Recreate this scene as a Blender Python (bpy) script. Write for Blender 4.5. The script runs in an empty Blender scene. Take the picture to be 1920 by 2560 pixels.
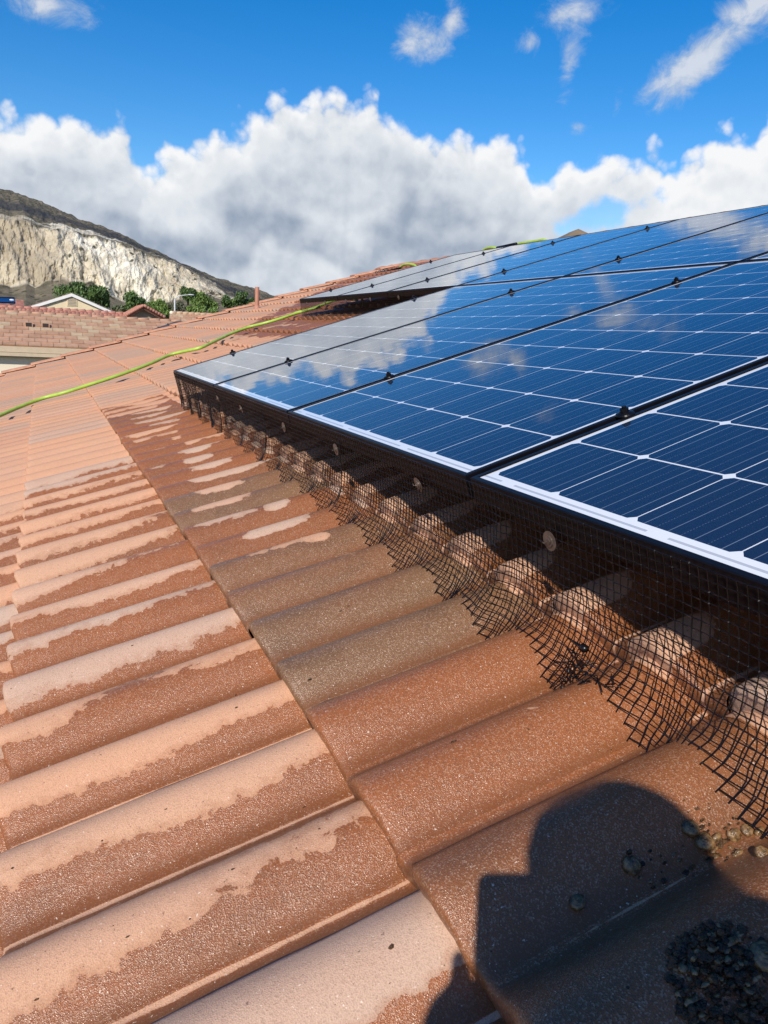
import bpy, bmesh, math, random
import numpy as np
from mathutils import Vector, Matrix
random.seed(7); RNG=np.random.default_rng(11)
S=bpy.context.scene; COL=S.collection
# ------------------------------------------------------------ camera geometry
F=1940.; CX,CY=960.,1280.
def _ray(x,y):
    v=np.array([x-CX,y-CY,F]); return v/np.linalg.norm(v)
_h=_ray(93.27,803.8); _u=_ray(6452.86,-877.72); _u=_u-(_u@_h)*_h; _u/=np.linalg.norm(_u)
_n=np.cross(_h,_u); _n=-_n if _n[1]>0 else _n
PITCH=math.radians(18.43)
_up=math.cos(PITCH)*_n+math.sin(PITCH)*_u; _uh=np.cross(_h,_up)
C=Vector((0,0,3.8))
def W(v): return Vector((float(v@_uh),float(v@_h),float(v@_up)))
def ray(x,y): return W(_ray(x,y)).normalized()            # photo pixel -> world direction
def at(x,y,dist):                                          # photo pixel -> world point at a horizontal distance
    r=ray(x,y); return C+r*(dist/math.hypot(r.x,r.y))
U=Vector((math.cos(PITCH),0,math.sin(PITCH))); H=Vector((0,1,0)); N=Vector((-math.sin(PITCH),0,math.cos(PITCH)))
D2=.62                                                     # camera above the tile troughs
O=C-N*D2
RM=Matrix(((U.x,H.x,N.x,O.x),(U.y,H.y,N.y,O.y),(U.z,H.z,N.z,O.z),(0,0,0,1)))   # roof frame: x up-slope, y along eave, z out
def on_roof(x,y,z=0.):                                     # photo pixel -> roof frame point at height z
    r=ray(x,y); k=(D2-z)/(-r.dot(N)); p=r*k; return (p.dot(U),p.dot(H),z)
cam=bpy.data.cameras.new('camera'); co=bpy.data.objects.new('camera',cam); COL.objects.link(co)
cam.sensor_fit='HORIZONTAL'; cam.sensor_width=36; cam.lens=36*F/1920; cam.clip_start=.01; cam.clip_end=20000
rt=W(np.array([1.,0,0])); upv=W(np.array([0,-1.,0])); bk=W(np.array([0,0,-1.]))
co.matrix_world=Matrix(((rt.x,upv.x,bk.x,C.x),(rt.y,upv.y,bk.y,C.y),(rt.z,upv.z,bk.z,C.z),(0,0,0,1)))
S.camera=co
# ------------------------------------------------------------ view, sun
S.view_settings.view_transform='Standard'; S.view_settings.look='None'; S.view_settings.gamma=1; S.view_settings.exposure=0.0
SUN=-ray(1356,2212)
sl=bpy.data.lights.new('sun','SUN'); sl.energy=5.0; sl.angle=math.radians(.53); sl.color=(1,.925,.82)
so=bpy.data.objects.new('sun',sl); COL.objects.link(so); so.rotation_euler=SUN.to_track_quat('Z','Y').to_euler(); so.location=C+SUN*60
sun_el=math.asin(SUN.z); sun_az=math.atan2(SUN.x,SUN.y)
# ------------------------------------------------------------ node helper
class NT:
    def __init__(s,tree): s.t=tree; s.n=tree.nodes; s.l=tree.links
    def new(s,typ,**kw):
        n=s.n.new(typ)
        for k,v in kw.items(): setattr(n,k,v)
        return n
    def put(s,sock,v):
        if isinstance(v,bpy.types.NodeSocket): s.l.new(v,sock)
        elif v is not None:
            try: sock.default_value=v
            except Exception: sock.default_value=(v,v,v)
    def m(s,op,a,b=None,c=None,clamp=False):
        n=s.new('ShaderNodeMath',operation=op,use_clamp=clamp)
        s.put(n.inputs[0],a)
        if b is not None: s.put(n.inputs[1],b)
        if c is not None: s.put(n.inputs[2],c)
        return n.outputs[0]
    def vm(s,op,a,b=None,sc=None):
        n=s.new('ShaderNodeVectorMath',operation=op); s.put(n.inputs[0],a)
        if b is not None: s.put(n.inputs[1],b)
        if sc is not None: s.put(n.inputs['Scale'],sc)
        return n.outputs['Value'] if op in('DOT_PRODUCT','LENGTH','DISTANCE') else n.outputs[0]
    def noise(s,vec,scale,detail=4,rough=.5,dist=0,out=0):
        n=s.new('ShaderNodeTexNoise'); s.put(n.inputs['Vector'],vec); n.inputs['Scale'].default_value=scale
        n.inputs['Detail'].default_value=detail; n.inputs['Roughness'].default_value=rough; n.inputs['Distortion'].default_value=dist
        return n.outputs[out]
    def vor(s,vec,scale,feature='F1',out='Distance',smooth=None,rand=1):
        n=s.new('ShaderNodeTexVoronoi',feature=feature); s.put(n.inputs['Vector'],vec); n.inputs['Scale'].default_value=scale
        n.inputs['Randomness'].default_value=rand
        if smooth is not None: n.inputs['Smoothness'].default_value=smooth
        return n.outputs[out]
    def ss(s,x,a,b,lo=0.,hi=1.):
        n=s.new('ShaderNodeMapRange',interpolation_type='SMOOTHSTEP'); s.put(n.inputs[0],x)
        n.inputs[1].default_value=a; n.inputs[2].default_value=b; n.inputs[3].default_value=lo; n.inputs[4].default_value=hi
        return n.outputs[0]
    def lin(s,x,a,b,lo=0.,hi=1.):
        n=s.new('ShaderNodeMapRange'); s.put(n.inputs[0],x)
        n.inputs[1].default_value=a; n.inputs[2].default_value=b; n.inputs[3].default_value=lo; n.inputs[4].default_value=hi
        return n.outputs[0]
    def mix(s,f,a,b,blend='MIX'):
        n=s.new('ShaderNodeMix',data_type='RGBA',blend_type=blend); s.put(n.inputs[0],f)
        for i,v in ((6,a),(7,b)):
            if isinstance(v,bpy.types.NodeSocket): s.l.new(v,n.inputs[i])
            else: n.inputs[i].default_value=(*v,1) if len(v)==3 else v
        return n.outputs[2]
    def ramp(s,f,stops,interp='LINEAR'):
        n=s.new('ShaderNodeValToRGB'); s.put(n.inputs[0],f); e=n.color_ramp.elements; n.color_ramp.interpolation=interp
        while len(e)<len(stops): e.new(.5)
        for i,(p,c) in enumerate(stops):
            e[i].position=p; e[i].color=(*c,1) if isinstance(c,tuple) else (c,c,c,1)
        return n.outputs[0]
    def sep(s,v):
        n=s.new('ShaderNodeSeparateXYZ'); s.put(n.inputs[0],v); return n.outputs
    def comb(s,x,y,z):
        n=s.new('ShaderNodeCombineXYZ'); s.put(n.inputs[0],x); s.put(n.inputs[1],y); s.put(n.inputs[2],z); return n.outputs[0]
    def bump(s,h,strength,dist,normal=None):
        n=s.new('ShaderNodeBump'); s.put(n.inputs['Height'],h); n.inputs['Strength'].default_value=strength; n.inputs['Distance'].default_value=dist
        if normal is not None: s.l.new(normal,n.inputs['Normal'])
        return n.outputs[0]
    def attr(s,name):
        return s.new('ShaderNodeAttribute',attribute_name=name)
    def coord(s,k='Object'): return s.new('ShaderNodeTexCoord').outputs[k]
MATS={}
def mat(name):
    m=bpy.data.materials.new(name); m.use_nodes=True; t=NT(m.node_tree); b=m.node_tree.nodes['Principled BSDF']; MATS[name]=m
    return m,t,b
def simple(name,col,rough=.6,var=.15,scale=20,metal=0,bump=.0,bscale=None,coat=0):
    m,t,b=mat(name); c=t.coord()
    f=t.noise(c,scale,5,.6)
    lo=tuple(x*(1-var) for x in col); hi=tuple(min(1,x*(1+var)) for x in col)
    t.put(b.inputs['Base Color'],t.mix(t.ss(f,.3,.7),lo,hi)); b.inputs['Roughness'].default_value=rough; b.inputs['Metallic'].default_value=metal
    if coat: b.inputs['Coat Weight'].default_value=coat; b.inputs['Coat Roughness'].default_value=.08
    if bump: t.put(b.inputs['Normal'],t.bump(t.noise(c,bscale or scale*3,4),bump,.01))
    return m
# ------------------------------------------------------------ sky with clouds (depends on direction only)
w=bpy.data.worlds.new('World'); S.world=w; w.use_nodes=True; t=NT(w.node_tree)
for n in list(t.n): t.n.remove(n)
out=t.new('ShaderNodeOutputWorld'); bg=t.new('ShaderNodeBackground'); t.l.new(bg.outputs[0],out.inputs[0])
sky=t.new('ShaderNodeTexSky',sky_type='NISHITA'); sky.sun_disc=False; sky.sun_elevation=sun_el; sky.sun_rotation=sun_az
sky.air_density=1.0; sky.dust_density=.3; sky.ozone_density=2.2
SKYK=.10
dirv=t.vm('NORMALIZE',t.coord('Generated'))
hs=t.new('ShaderNodeHueSaturation'); hs.inputs['Saturation'].default_value=1.5; hs.inputs['Hue'].default_value=.507; hs.inputs['Value'].default_value=1.42
t.l.new(sky.outputs[0],hs.inputs['Color'])
PROF=[(-10,11.5),(-6,12.6),(-1.6,12.1),(1.1,12.7),(4.2,13.0),(5.3,12.8),(6.1,11.0),(6.6,10.2),(7.3,10.9),(7.9,11.2),(9.5,11.9),(11,12.4),(11.9,13.4),(13.1,13.2),(14.3,14.5),(15.6,14.9),(17.1,14.9),(18.6,15.8),(20,15.9),(20.5,15.4),(22.1,15.5),(22.7,14.8),(24,14.8),(24.7,14.1),(26.9,13.6),(29.7,13.7),(31.6,13.2),(32.6,12.3),(33.6,11.3),(34.6,11.6),(36.3,12.6),(40.4,12.8),(42.3,12.1),(43.8,12.7),(44.4,13.6),(46.3,14.2),(47.2,14.8),(50,15.8),(54,15.2),(60,13.5)]
def cloud_density(v,full):
    z=t.sep(v)
    az=t.m('MULTIPLY',t.m('ARCTAN2',z[0],z[1]),57.2958)
    el=t.m('MULTIPLY',t.m('ARCSINE',z[2]),57.2958)
    big=t.noise(v,9,2,.5); med=t.noise(v,22,8 if full else 4,.58)
    bil=t.vor(t.vm('ADD',v,t.vm('SCALE',t.noise(v,30,3,.5,out=1),sc=.02)),34,'F1')
    bil2=t.vor(t.vm('ADD',v,t.vm('SCALE',t.noise(v,60,3,.5,out=1),sc=.012)),85,'F1')
    fc=t.new('ShaderNodeFloatCurve'); cm=fc.mapping.curves[0]
    pts=[((a+10)/70.,e/20.) for a,e in PROF]
    cm.points[0].location=pts[0]; cm.points[1].location=pts[-1]
    for p in pts[1:-1]: cm.points.new(*p)
    for p in cm.points: p.handle_type='AUTO_CLAMPED'
    fc.mapping.update()
    azn=t.m('DIVIDE',t.m('ADD',az,10.),70.,clamp=True); t.put(fc.inputs['Value'],azn)
    top=t.m('MULTIPLY',fc.outputs[0],20.)
    away=t.m('ADD',t.ss(az,-25,-10,1,0),t.ss(az,58,75,0,1),clamp=True)
    top=t.m('ADD',top,t.m('MULTIPLY',t.m('MULTIPLY',away,t.m('SUBTRACT',t.noise(v,5,2),.55)),40.))
    rag=t.m('ADD',t.m('MULTIPLY',t.m('SUBTRACT',med,.5),2.6),t.m('MULTIPLY',t.m('SUBTRACT',.42,bil),2.2))
    rag=t.m('ADD',rag,t.m('MULTIPLY',t.m('SUBTRACT',.40,bil2),.9))
    d=t.m('ADD',t.m('SUBTRACT',top,el),rag)
    return d,el,az,med,bil,bil2,big,rag
d,el,az,med,bil,bil2,big,rag=cloud_density(dirv,True)
off=t.vm('NORMALIZE',t.vm('ADD',dirv,(-.008,-.004,.014)))
d2=cloud_density(off,False)[0]
bank=t.ss(d,-.5,.9)
# blue gaps inside the bank
def blob(a0,e0,ra,re,rot=0,k=1.):
    da=t.m('SUBTRACT',az,a0); de=t.m('SUBTRACT',el,e0); c_,s_=math.cos(rot),math.sin(rot)
    x=t.m('ADD',t.m('MULTIPLY',da,c_/ra),t.m('MULTIPLY',de,s_/ra)); y=t.m('ADD',t.m('MULTIPLY',da,-s_/re),t.m('MULTIPLY',de,c_/re))
    return t.m('MULTIPLY',t.m('SUBTRACT',1.,t.m('SQRT',t.m('ADD',t.m('MULTIPLY',x,x),t.m('MULTIPLY',y,y)))),k)
gap=t.ss(t.m('ADD',blob(37.8,8.9,3.6,1.2,.25),t.m('MULTIPLY',t.m('SUBTRACT',med,.5),2.2)),.0,.55)
bank=t.m('MULTIPLY',bank,t.m('SUBTRACT',1.,t.m('MULTIPLY',gap,.85)))
wisp=t.noise(t.vm('MULTIPLY',dirv,(1,1,1.3)),22,9,.66,.4)
sm=None
for B in [(25.3,18.9,2.6,1.5,.15,1.),(26.9,19.9,1.0,1.6,-.3,.9),(42.7,17.6,5.2,1.7,.62,1.15),(46.3,20.6,4.5,1.5,.5,1.1),(34.9,20.6,2.3,1.6,.2,.7),(34.8,17.7,.9,2.3,0,.62),(32.2,18.8,.9,.8,0,.45),(38.1,15.4,.7,1.3,0,.5),(35.6,14.1,1.2,.6,0,.62),(1.2,18.3,3.4,1.1,.1,.85),(36.5,21.8,2.8,1.4,.5,.55),(28,24.5,2.5,1.2,.3,.25)]:
    b_=blob(*B); sm=b_ if sm is None else t.m('MAXIMUM',sm,b_)
smd=t.m('ADD',sm,t.m('MULTIPLY',t.m('SUBTRACT',wisp,.5),2.3))
small=t.m('MULTIPLY',t.ss(smd,.0,.95),.86)
# shading: relief towards the sun, white rims, grey body, blue grey belt low down
relief=t.m('SUBTRACT',d,d2)     # falls towards the light
rel=t.lin(t.m('SUBTRACT',relief,.72),-1.1,1.1,-.5,.5)
rim=t.ss(d,.2,3.4,1,0)
low=t.m('ADD',el,t.m('MULTIPLY',t.m('SUBTRACT',big,.5),14.))
beltx=t.m('MULTIPLY',t.ss(low,3.4,5.2),t.ss(low,6.2,9.2,1,0))
belt=t.m('MULTIPLY',beltx,t.ss(az,28,38,1,.25))
hor=t.ss(low,1.0,4.6,.55,0)
body=t.m('ADD',t.m('ADD',.66,t.m('MULTIPLY',rim,.20)),t.m('MULTIPLY',rel,t.m('MULTIPLY_ADD',rim,.30,.14)))
body=t.m('ADD',body,t.m('MULTIPLY',t.m('SUBTRACT',med,.5),.26))
body=t.m('ADD',body,t.m('MULTIPLY',t.m('SUBTRACT',t.noise(t.vm('MULTIPLY',dirv,(1,1,2.2)),6.5,3,.5),.5),.70))
body=t.m('ADD',body,t.ss(az,36,46,0,.22))
body=t.m('SUBTRACT',body,t.m('MULTIPLY',belt,.30)); body=t.m('SUBTRACT',body,t.m('MULTIPLY',hor,.18))
ccol=t.ramp(body,[(0,(.17,.23,.35)),(.25,(.31,.38,.49)),(.5,(.53,.585,.67)),(.72,(.72,.765,.82)),(1,(.93,.94,.955))])
scol=t.ramp(t.m('ADD',smd,t.m('MULTIPLY',t.m('SUBTRACT',med,.5),.9)),[(0,(.40,.50,.66)),(.6,(.55,.62,.72)),(1,(.74,.77,.82))])
k=1/SKYK
skc=hs.outputs[0]
c1=t.mix(small,skc,t.vm('SCALE',scol,sc=k)); c2=t.mix(bank,c1,t.vm('SCALE',ccol,sc=k))
t.l.new(c2,bg.inputs[0]); bg.inputs[1].default_value=SKYK
w.cycles.sampling_method='MANUAL'; w.cycles.sample_map_resolution=256
# ------------------------------------------------------------ object helpers
def tag(o,label=None,cat=None,group=None,kind=None):
    if label: o['label']=label
    if cat: o['category']=cat
    if group: o['group']=group
    if kind: o['kind']=kind
    return o
def empty(name,m,label,cat,group=None):
    o=bpy.data.objects.new(name,None); COL.objects.link(o); o.empty_display_size=.1
    o.matrix_world=m if isinstance(m,Matrix) else Matrix.Translation(Vector(m))
    return tag(o,label,cat,group)
class MB:
    def __init__(s): s.v=[]; s.f=[]; s.mi=[]
    def add(s,vs,fs,mi=0):
        k=len(s.v); s.v.extend([tuple(map(float,v)) for v in vs]); s.f.extend([tuple(i+k for i in f) for f in fs]); s.mi.extend([mi]*len(fs))
    def box(s,x0,x1,y0,y1,z0,z1,mi=0,M=None):
        vs=[Vector((x,y,z)) for z in(z0,z1) for y in(y0,y1) for x in(x0,x1)]
        if M is not None: vs=[M@v for v in vs]
        s.add(vs,[(0,2,3,1),(4,5,7,6),(0,1,5,4),(2,6,7,3),(0,4,6,2),(1,3,7,5)],mi)
    def tube(s,pts,r,n=8,mi=0,cap=True):
        pts=[Vector(p) for p in pts]; rs=r if isinstance(r,(list,tuple)) else [r]*len(pts)
        vs=[];fs=[]
        for i,p in enumerate(pts):
            d=(pts[min(i+1,len(pts)-1)]-pts[max(i-1,0)]).normalized()
            a=Vector((0,0,1)) if abs(d.z)<.9 else Vector((1,0,0)); x=d.cross(a).normalized(); y=d.cross(x)
            for j in range(n):
                q=2*math.pi*j/n; vs.append(p+(x*math.cos(q)+y*math.sin(q))*rs[i])
        for i in range(len(pts)-1):
            for j in range(n): fs.append((i*n+j,i*n+(j+1)%n,(i+1)*n+(j+1)%n,(i+1)*n+j))
        if cap: fs.append(tuple(range(n-1,-1,-1))); fs.append(tuple((len(pts)-1)*n+j for j in range(n)))
        s.add(vs,fs,mi)
    def ball(s,c,r,seg=8,ring=6,jit=0,mi=0,sq=(1,1,1)):
        vs=[];fs=[]
        for i in range(ring+1):
            th=math.pi*i/ring
            for j in range(seg):
                ph=2*math.pi*j/seg; k=r*(1+random.uniform(-jit,jit))
                vs.append((c[0]+k*sq[0]*math.sin(th)*math.cos(ph),c[1]+k*sq[1]*math.sin(th)*math.sin(ph),c[2]+k*sq[2]*math.cos(th)))
        for i in range(ring):
            for j in range(seg): fs.append((i*seg+j,(i+1)*seg+j,(i+1)*seg+(j+1)%seg,i*seg+(j+1)%seg))
        s.add(vs,fs,mi)
    def build(s,name,mats,parent=None,M=None,smooth=False):
        me=bpy.data.meshes.new(name); me.from_pydata(s.v,[],s.f)
        for m in (mats if isinstance(mats,(list,tuple)) else [mats]): me.materials.append(m)
        if any(s.mi): me.polygons.foreach_set('material_index',s.mi)
        if smooth: me.polygons.foreach_set('use_smooth',[True]*len(s.f))
        me.update(); o=bpy.data.objects.new(name,me); COL.objects.link(o)
        if parent is not None: o.parent=parent
        if M is not None: o.matrix_local=M
        return o
def place(o,parent,M):
    o.parent=parent; o.matrix_local=M
# ------------------------------------------------------------ roof tile shape
TW=.3323; PB=TW/2; A0=.6137; EXP=.403; B0=.1364; TT=.031; HH=.044; A_RAKE=12.17; B_RIDGE=5.27
def shear(a): return .0035*a
def prof(a):
    th=2*np.pi*(np.asarray(a)-A0)/PB
    g=(1-np.cos(th))/2
    return HH*np.power(g,.80)
def rake(b): return A_RAKE-.155*max(0.,b-1.2)**1.05
def surf(b,a):                                             # height of the tile surface in the roof frame
    bb=b-B0-shear(a); s_=bb-math.floor(bb/EXP)*EXP
    return TT*(1-s_/EXP)+float(prof(a))
# ------------------------------------------------------------ materials: tiles
def tile_material():
    m,t,b=mat('wet_concrete_tile')
    c=t.coord(); at1=t.attr('tid'); a1=at1.outputs['Color']; jn=at1.outputs['Alpha']; a2=t.attr('tuv').outputs['Vector']
    r1,r2,r3=t.sep(a1)[:3]; ph,ss_,crs=t.sep(a2)[:3]
    pa0=t.sep(c)[1]
    r2=t.m('ADD',t.m('MULTIPLY',r2,.50),t.m('MULTIPLY',t.m('MULTIPLY',t.ss(pa0,.88,1.0),t.ss(pa0,2.75,2.3)),t.m('MULTIPLY',t.m('GREATER_THAN',crs,-.5),.40)))
    pb,pa,pz=t.sep(c)[:3]; pb=t.m('DIVIDE',pb,1.127); pa=t.m('DIVIDE',pa,1.127)
    cs=t.vm('MULTIPLY',c,(.42,1.,1.))
    n1=t.noise(cs,9,3,.55); n2=t.noise(c,46,8,.62,.3); n3=t.noise(cs,4.2,2,.5); nsoft=t.noise(cs,16,4,.55)
    grain=t.noise(c,700,2,.7); g2=t.vor(c,760,'F1'); g2c=t.vor(c,760,'F1',out='Color'); speck=t.noise(c,230,2,.6)
    # dry colour
    dry=t.ramp(r1,[(0,(.58,.34,.215)),(.3,(.62,.345,.21)),(.55,(.64,.335,.19)),(.8,(.56,.375,.27)),(1,(.51,.365,.275))])
    far=t.ss(pa,2.2,5.0)
    dry=t.mix(t.m('MULTIPLY',far,.85),dry,t.ramp(r1,[(0,(.52,.255,.15)),(.3,(.58,.30,.17)),(.55,(.54,.275,.16)),(.72,(.46,.275,.18)),(.85,(.39,.26,.185)),(1,(.56,.30,.185))]))
    dry=t.mix(t.ss(n1,.35,.75,0,.4),dry,(.50,.285,.19))
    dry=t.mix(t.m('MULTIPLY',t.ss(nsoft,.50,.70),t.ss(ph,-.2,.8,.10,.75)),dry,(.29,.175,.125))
    # wet colour
    wet=t.ramp(r2,[(0,(.31,.10,.029)),(.35,(.285,.092,.027)),(.6,(.245,.095,.034)),(.82,(.21,.105,.047)),(1,(.175,.098,.045))])
    wet=t.mix(t.ss(n1,.4,.75,0,.45),wet,(.20,.07,.025))
    wet=t.mix(t.m('MULTIPLY',t.ss(nsoft,.45,.7),t.ss(r2,.2,.6,.1,.5)),wet,(.115,.062,.030))
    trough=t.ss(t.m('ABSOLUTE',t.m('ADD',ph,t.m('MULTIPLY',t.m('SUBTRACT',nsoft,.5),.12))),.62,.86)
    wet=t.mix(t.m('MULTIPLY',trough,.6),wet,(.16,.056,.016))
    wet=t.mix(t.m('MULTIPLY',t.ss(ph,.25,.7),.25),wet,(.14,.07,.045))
    # where the water lies
    q=t.ramp(t.lin(ph,-1,1),[(0,1.),(.20,.80),(.30,.50),(.38,.28),(.50,.14),(.62,.18),(.76,.38),(.90,.60),(1,.90)])
    n_up=t.m('GREATER_THAN',crs,-.5)
    reg=t.m('MULTIPLY',n_up,t.ss(pa,1.0,3.9,.88,.70))
    reg=t.m('ADD',reg,t.m('MULTIPLY',t.m('LESS_THAN',crs,-1.5),-.06))
    reg=t.m('ADD',reg,t.m('MULTIPLY',t.m('SUBTRACT',r3,.5),.40))
    reg=t.m('ADD',reg,t.m('MULTIPLY',t.m('SUBTRACT',ss_,.45),.22))
    pj=t.m('MULTIPLY',t.m('SUBTRACT',t.noise(c,5.5,1),.5),1.3)
    patch=t.m('MULTIPLY',t.m('MULTIPLY',t.ss(t.m('ADD',ss_,pj),.02,.42),t.ss(t.m('ADD',ss_,pj),.88,.40)),t.m('MULTIPLY',t.ss(ph,-.62,-.22),t.ss(ph,.50,.12)))
    reg=t.m('SUBTRACT',reg,t.m('MULTIPLY',t.m('MULTIPLY',patch,n_up),t.ss(pa,.4,1.5,.28,.86)))
    reg=t.m('SUBTRACT',reg,t.m('MULTIPLY',t.ss(pa,1.7,3.1),t.m('MULTIPLY_ADD',n_up,-.40,.40)))
    reg=t.m('SUBTRACT',reg,t.ss(t.m('ADD',pa,t.m('MULTIPLY',n_up,-.9)),2.9,3.9,0,1.5))
    reg=t.m('ADD',reg,t.m('MULTIPLY',t.m('MULTIPLY',t.ss(pa,3.9,4.3),t.ss(t.m('SUBTRACT',pa,t.m('MULTIPLY',pb,1.4)),5.2,4.7)),t.ss(pb,1.0,1.7,0,1.9)))
    under=t.m('MULTIPLY',t.m('MULTIPLY',t.ss(pb,.452,.475),t.ss(pb,.60,.52)),t.m('MULTIPLY',t.ss(ph,-.7,-.3),t.ss(ph,.9,.4)))  # pale dry crests; sunlit strip and panel shade also put into this mask
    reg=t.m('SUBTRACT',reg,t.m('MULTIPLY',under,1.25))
    dampf=t.m('ADD',t.m('MULTIPLY',t.m('SUBTRACT',n3,.5),1.9),t.m('MULTIPLY',t.m('SUBTRACT',nsoft,.5),.55))
    wv=t.m('ADD',t.m('ADD',q,reg),t.m('ADD',t.m('MULTIPLY',t.m('SUBTRACT',n2,.5),.70),dampf))
    wm=t.ss(wv,.50,.535); damp=t.ss(wv,.30,.50)
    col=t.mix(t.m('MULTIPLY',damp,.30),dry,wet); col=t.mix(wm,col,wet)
    # aggregate in the concrete
    gc=t.sep(g2c)[0]; vis=t.m('SUBTRACT',1.,t.m('MULTIPLY',trough,.6)); vis=t.m('MULTIPLY',vis,t.mix(wm,(.45,.45,.45),(1,1,1)))
    col=t.mix(t.m('MULTIPLY',t.ss(gc,.72,.9),t.m('MULTIPLY',vis,.40)),col,(.10,.055,.038))
    col=t.mix(t.m('MULTIPLY',t.ss(gc,.28,.10),t.m('MULTIPLY',vis,.28)),col,(.60,.43,.31))
    col=t.mix(t.ss(grain,.28,.60,.22,0),col,(.09,.045,.03))
    col=t.mix(t.ss(speck,.69,.73,0,.6),col,(.07,.04,.03))
    col=t.mix(t.m('MULTIPLY',t.ss(t.noise(c,290,2,.5),.70,.74),.65),col,(.78,.66,.55))
    jl=t.m('MULTIPLY',t.ss(t.m('ADD',jn,t.m('MULTIPLY',t.m('SUBTRACT',n2,.5),.16)),.10,.03),.75)
    col=t.mix(jl,col,(.09,.055,.04))
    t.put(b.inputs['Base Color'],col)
    t.put(b.inputs['Roughness'],t.mix(wm,(.88,.88,.88),t.ramp(t.noise(c,60,3),[(.35,.34),(.7,.58)])))
    b.inputs['Specular IOR Level'].default_value=.30
    hgt=t.m('ADD',t.m('MULTIPLY',grain,.5),t.m('MULTIPLY',g2,1.))
    nb=t.bump(t.noise(c,28,5,.6),.30,.003)
    hg=t.m('MULTIPLY',hgt,t.m('SUBTRACT',1.,t.m('MULTIPLY',t.m('MULTIPLY',trough,wm),.7)))
    t.put(b.inputs['Normal'],t.bump(hg,.42,.0010,nb))
    t.put(b.inputs['Coat Weight'],t.m('MULTIPLY',wm,.34)); b.inputs['Coat Roughness'].default_value=.15
    t.put(b.inputs['Coat Normal'],t.bump(t.m('ADD',t.noise(c,260,3,.65),t.m('MULTIPLY',g2,.5)),.75,.0012,nb))
    return m
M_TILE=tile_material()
M_TILE_DRY=simple('ridge_tile_concrete',(.52,.26,.155),.85,.16,14,bump=.4,bscale=200)
M_STUCCO=simple('cream_stucco',(.62,.52,.36),.9,.05,6,bump=.3,bscale=120)
M_FASCIA=simple('painted_wood_trim',(.50,.40,.27),.7,.06,8)
M_BLACK=simple('black_anodised_aluminium',(.005,.005,.007),.34,.2,30); M_BLACK.node_tree.nodes['Principled BSDF'].inputs['Specular IOR Level'].default_value=.14
M_WIRE=simple('black_coated_wire',(.006,.005,.005),.26,.3,40); M_WIRE.node_tree.nodes['Principled BSDF'].inputs['Specular IOR Level'].default_value=.35
M_STEEL=simple('galvanised_steel',(.13,.10,.085),.42,.35,60,metal=.5)
M_HOSE=simple('green_hose_vinyl',(.36,.52,.07),.42,.12,14,bump=.15,bscale=60)
M_PIPE=simple('terracotta_painted_pipe',(.44,.20,.13),.6,.08,12)
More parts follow.
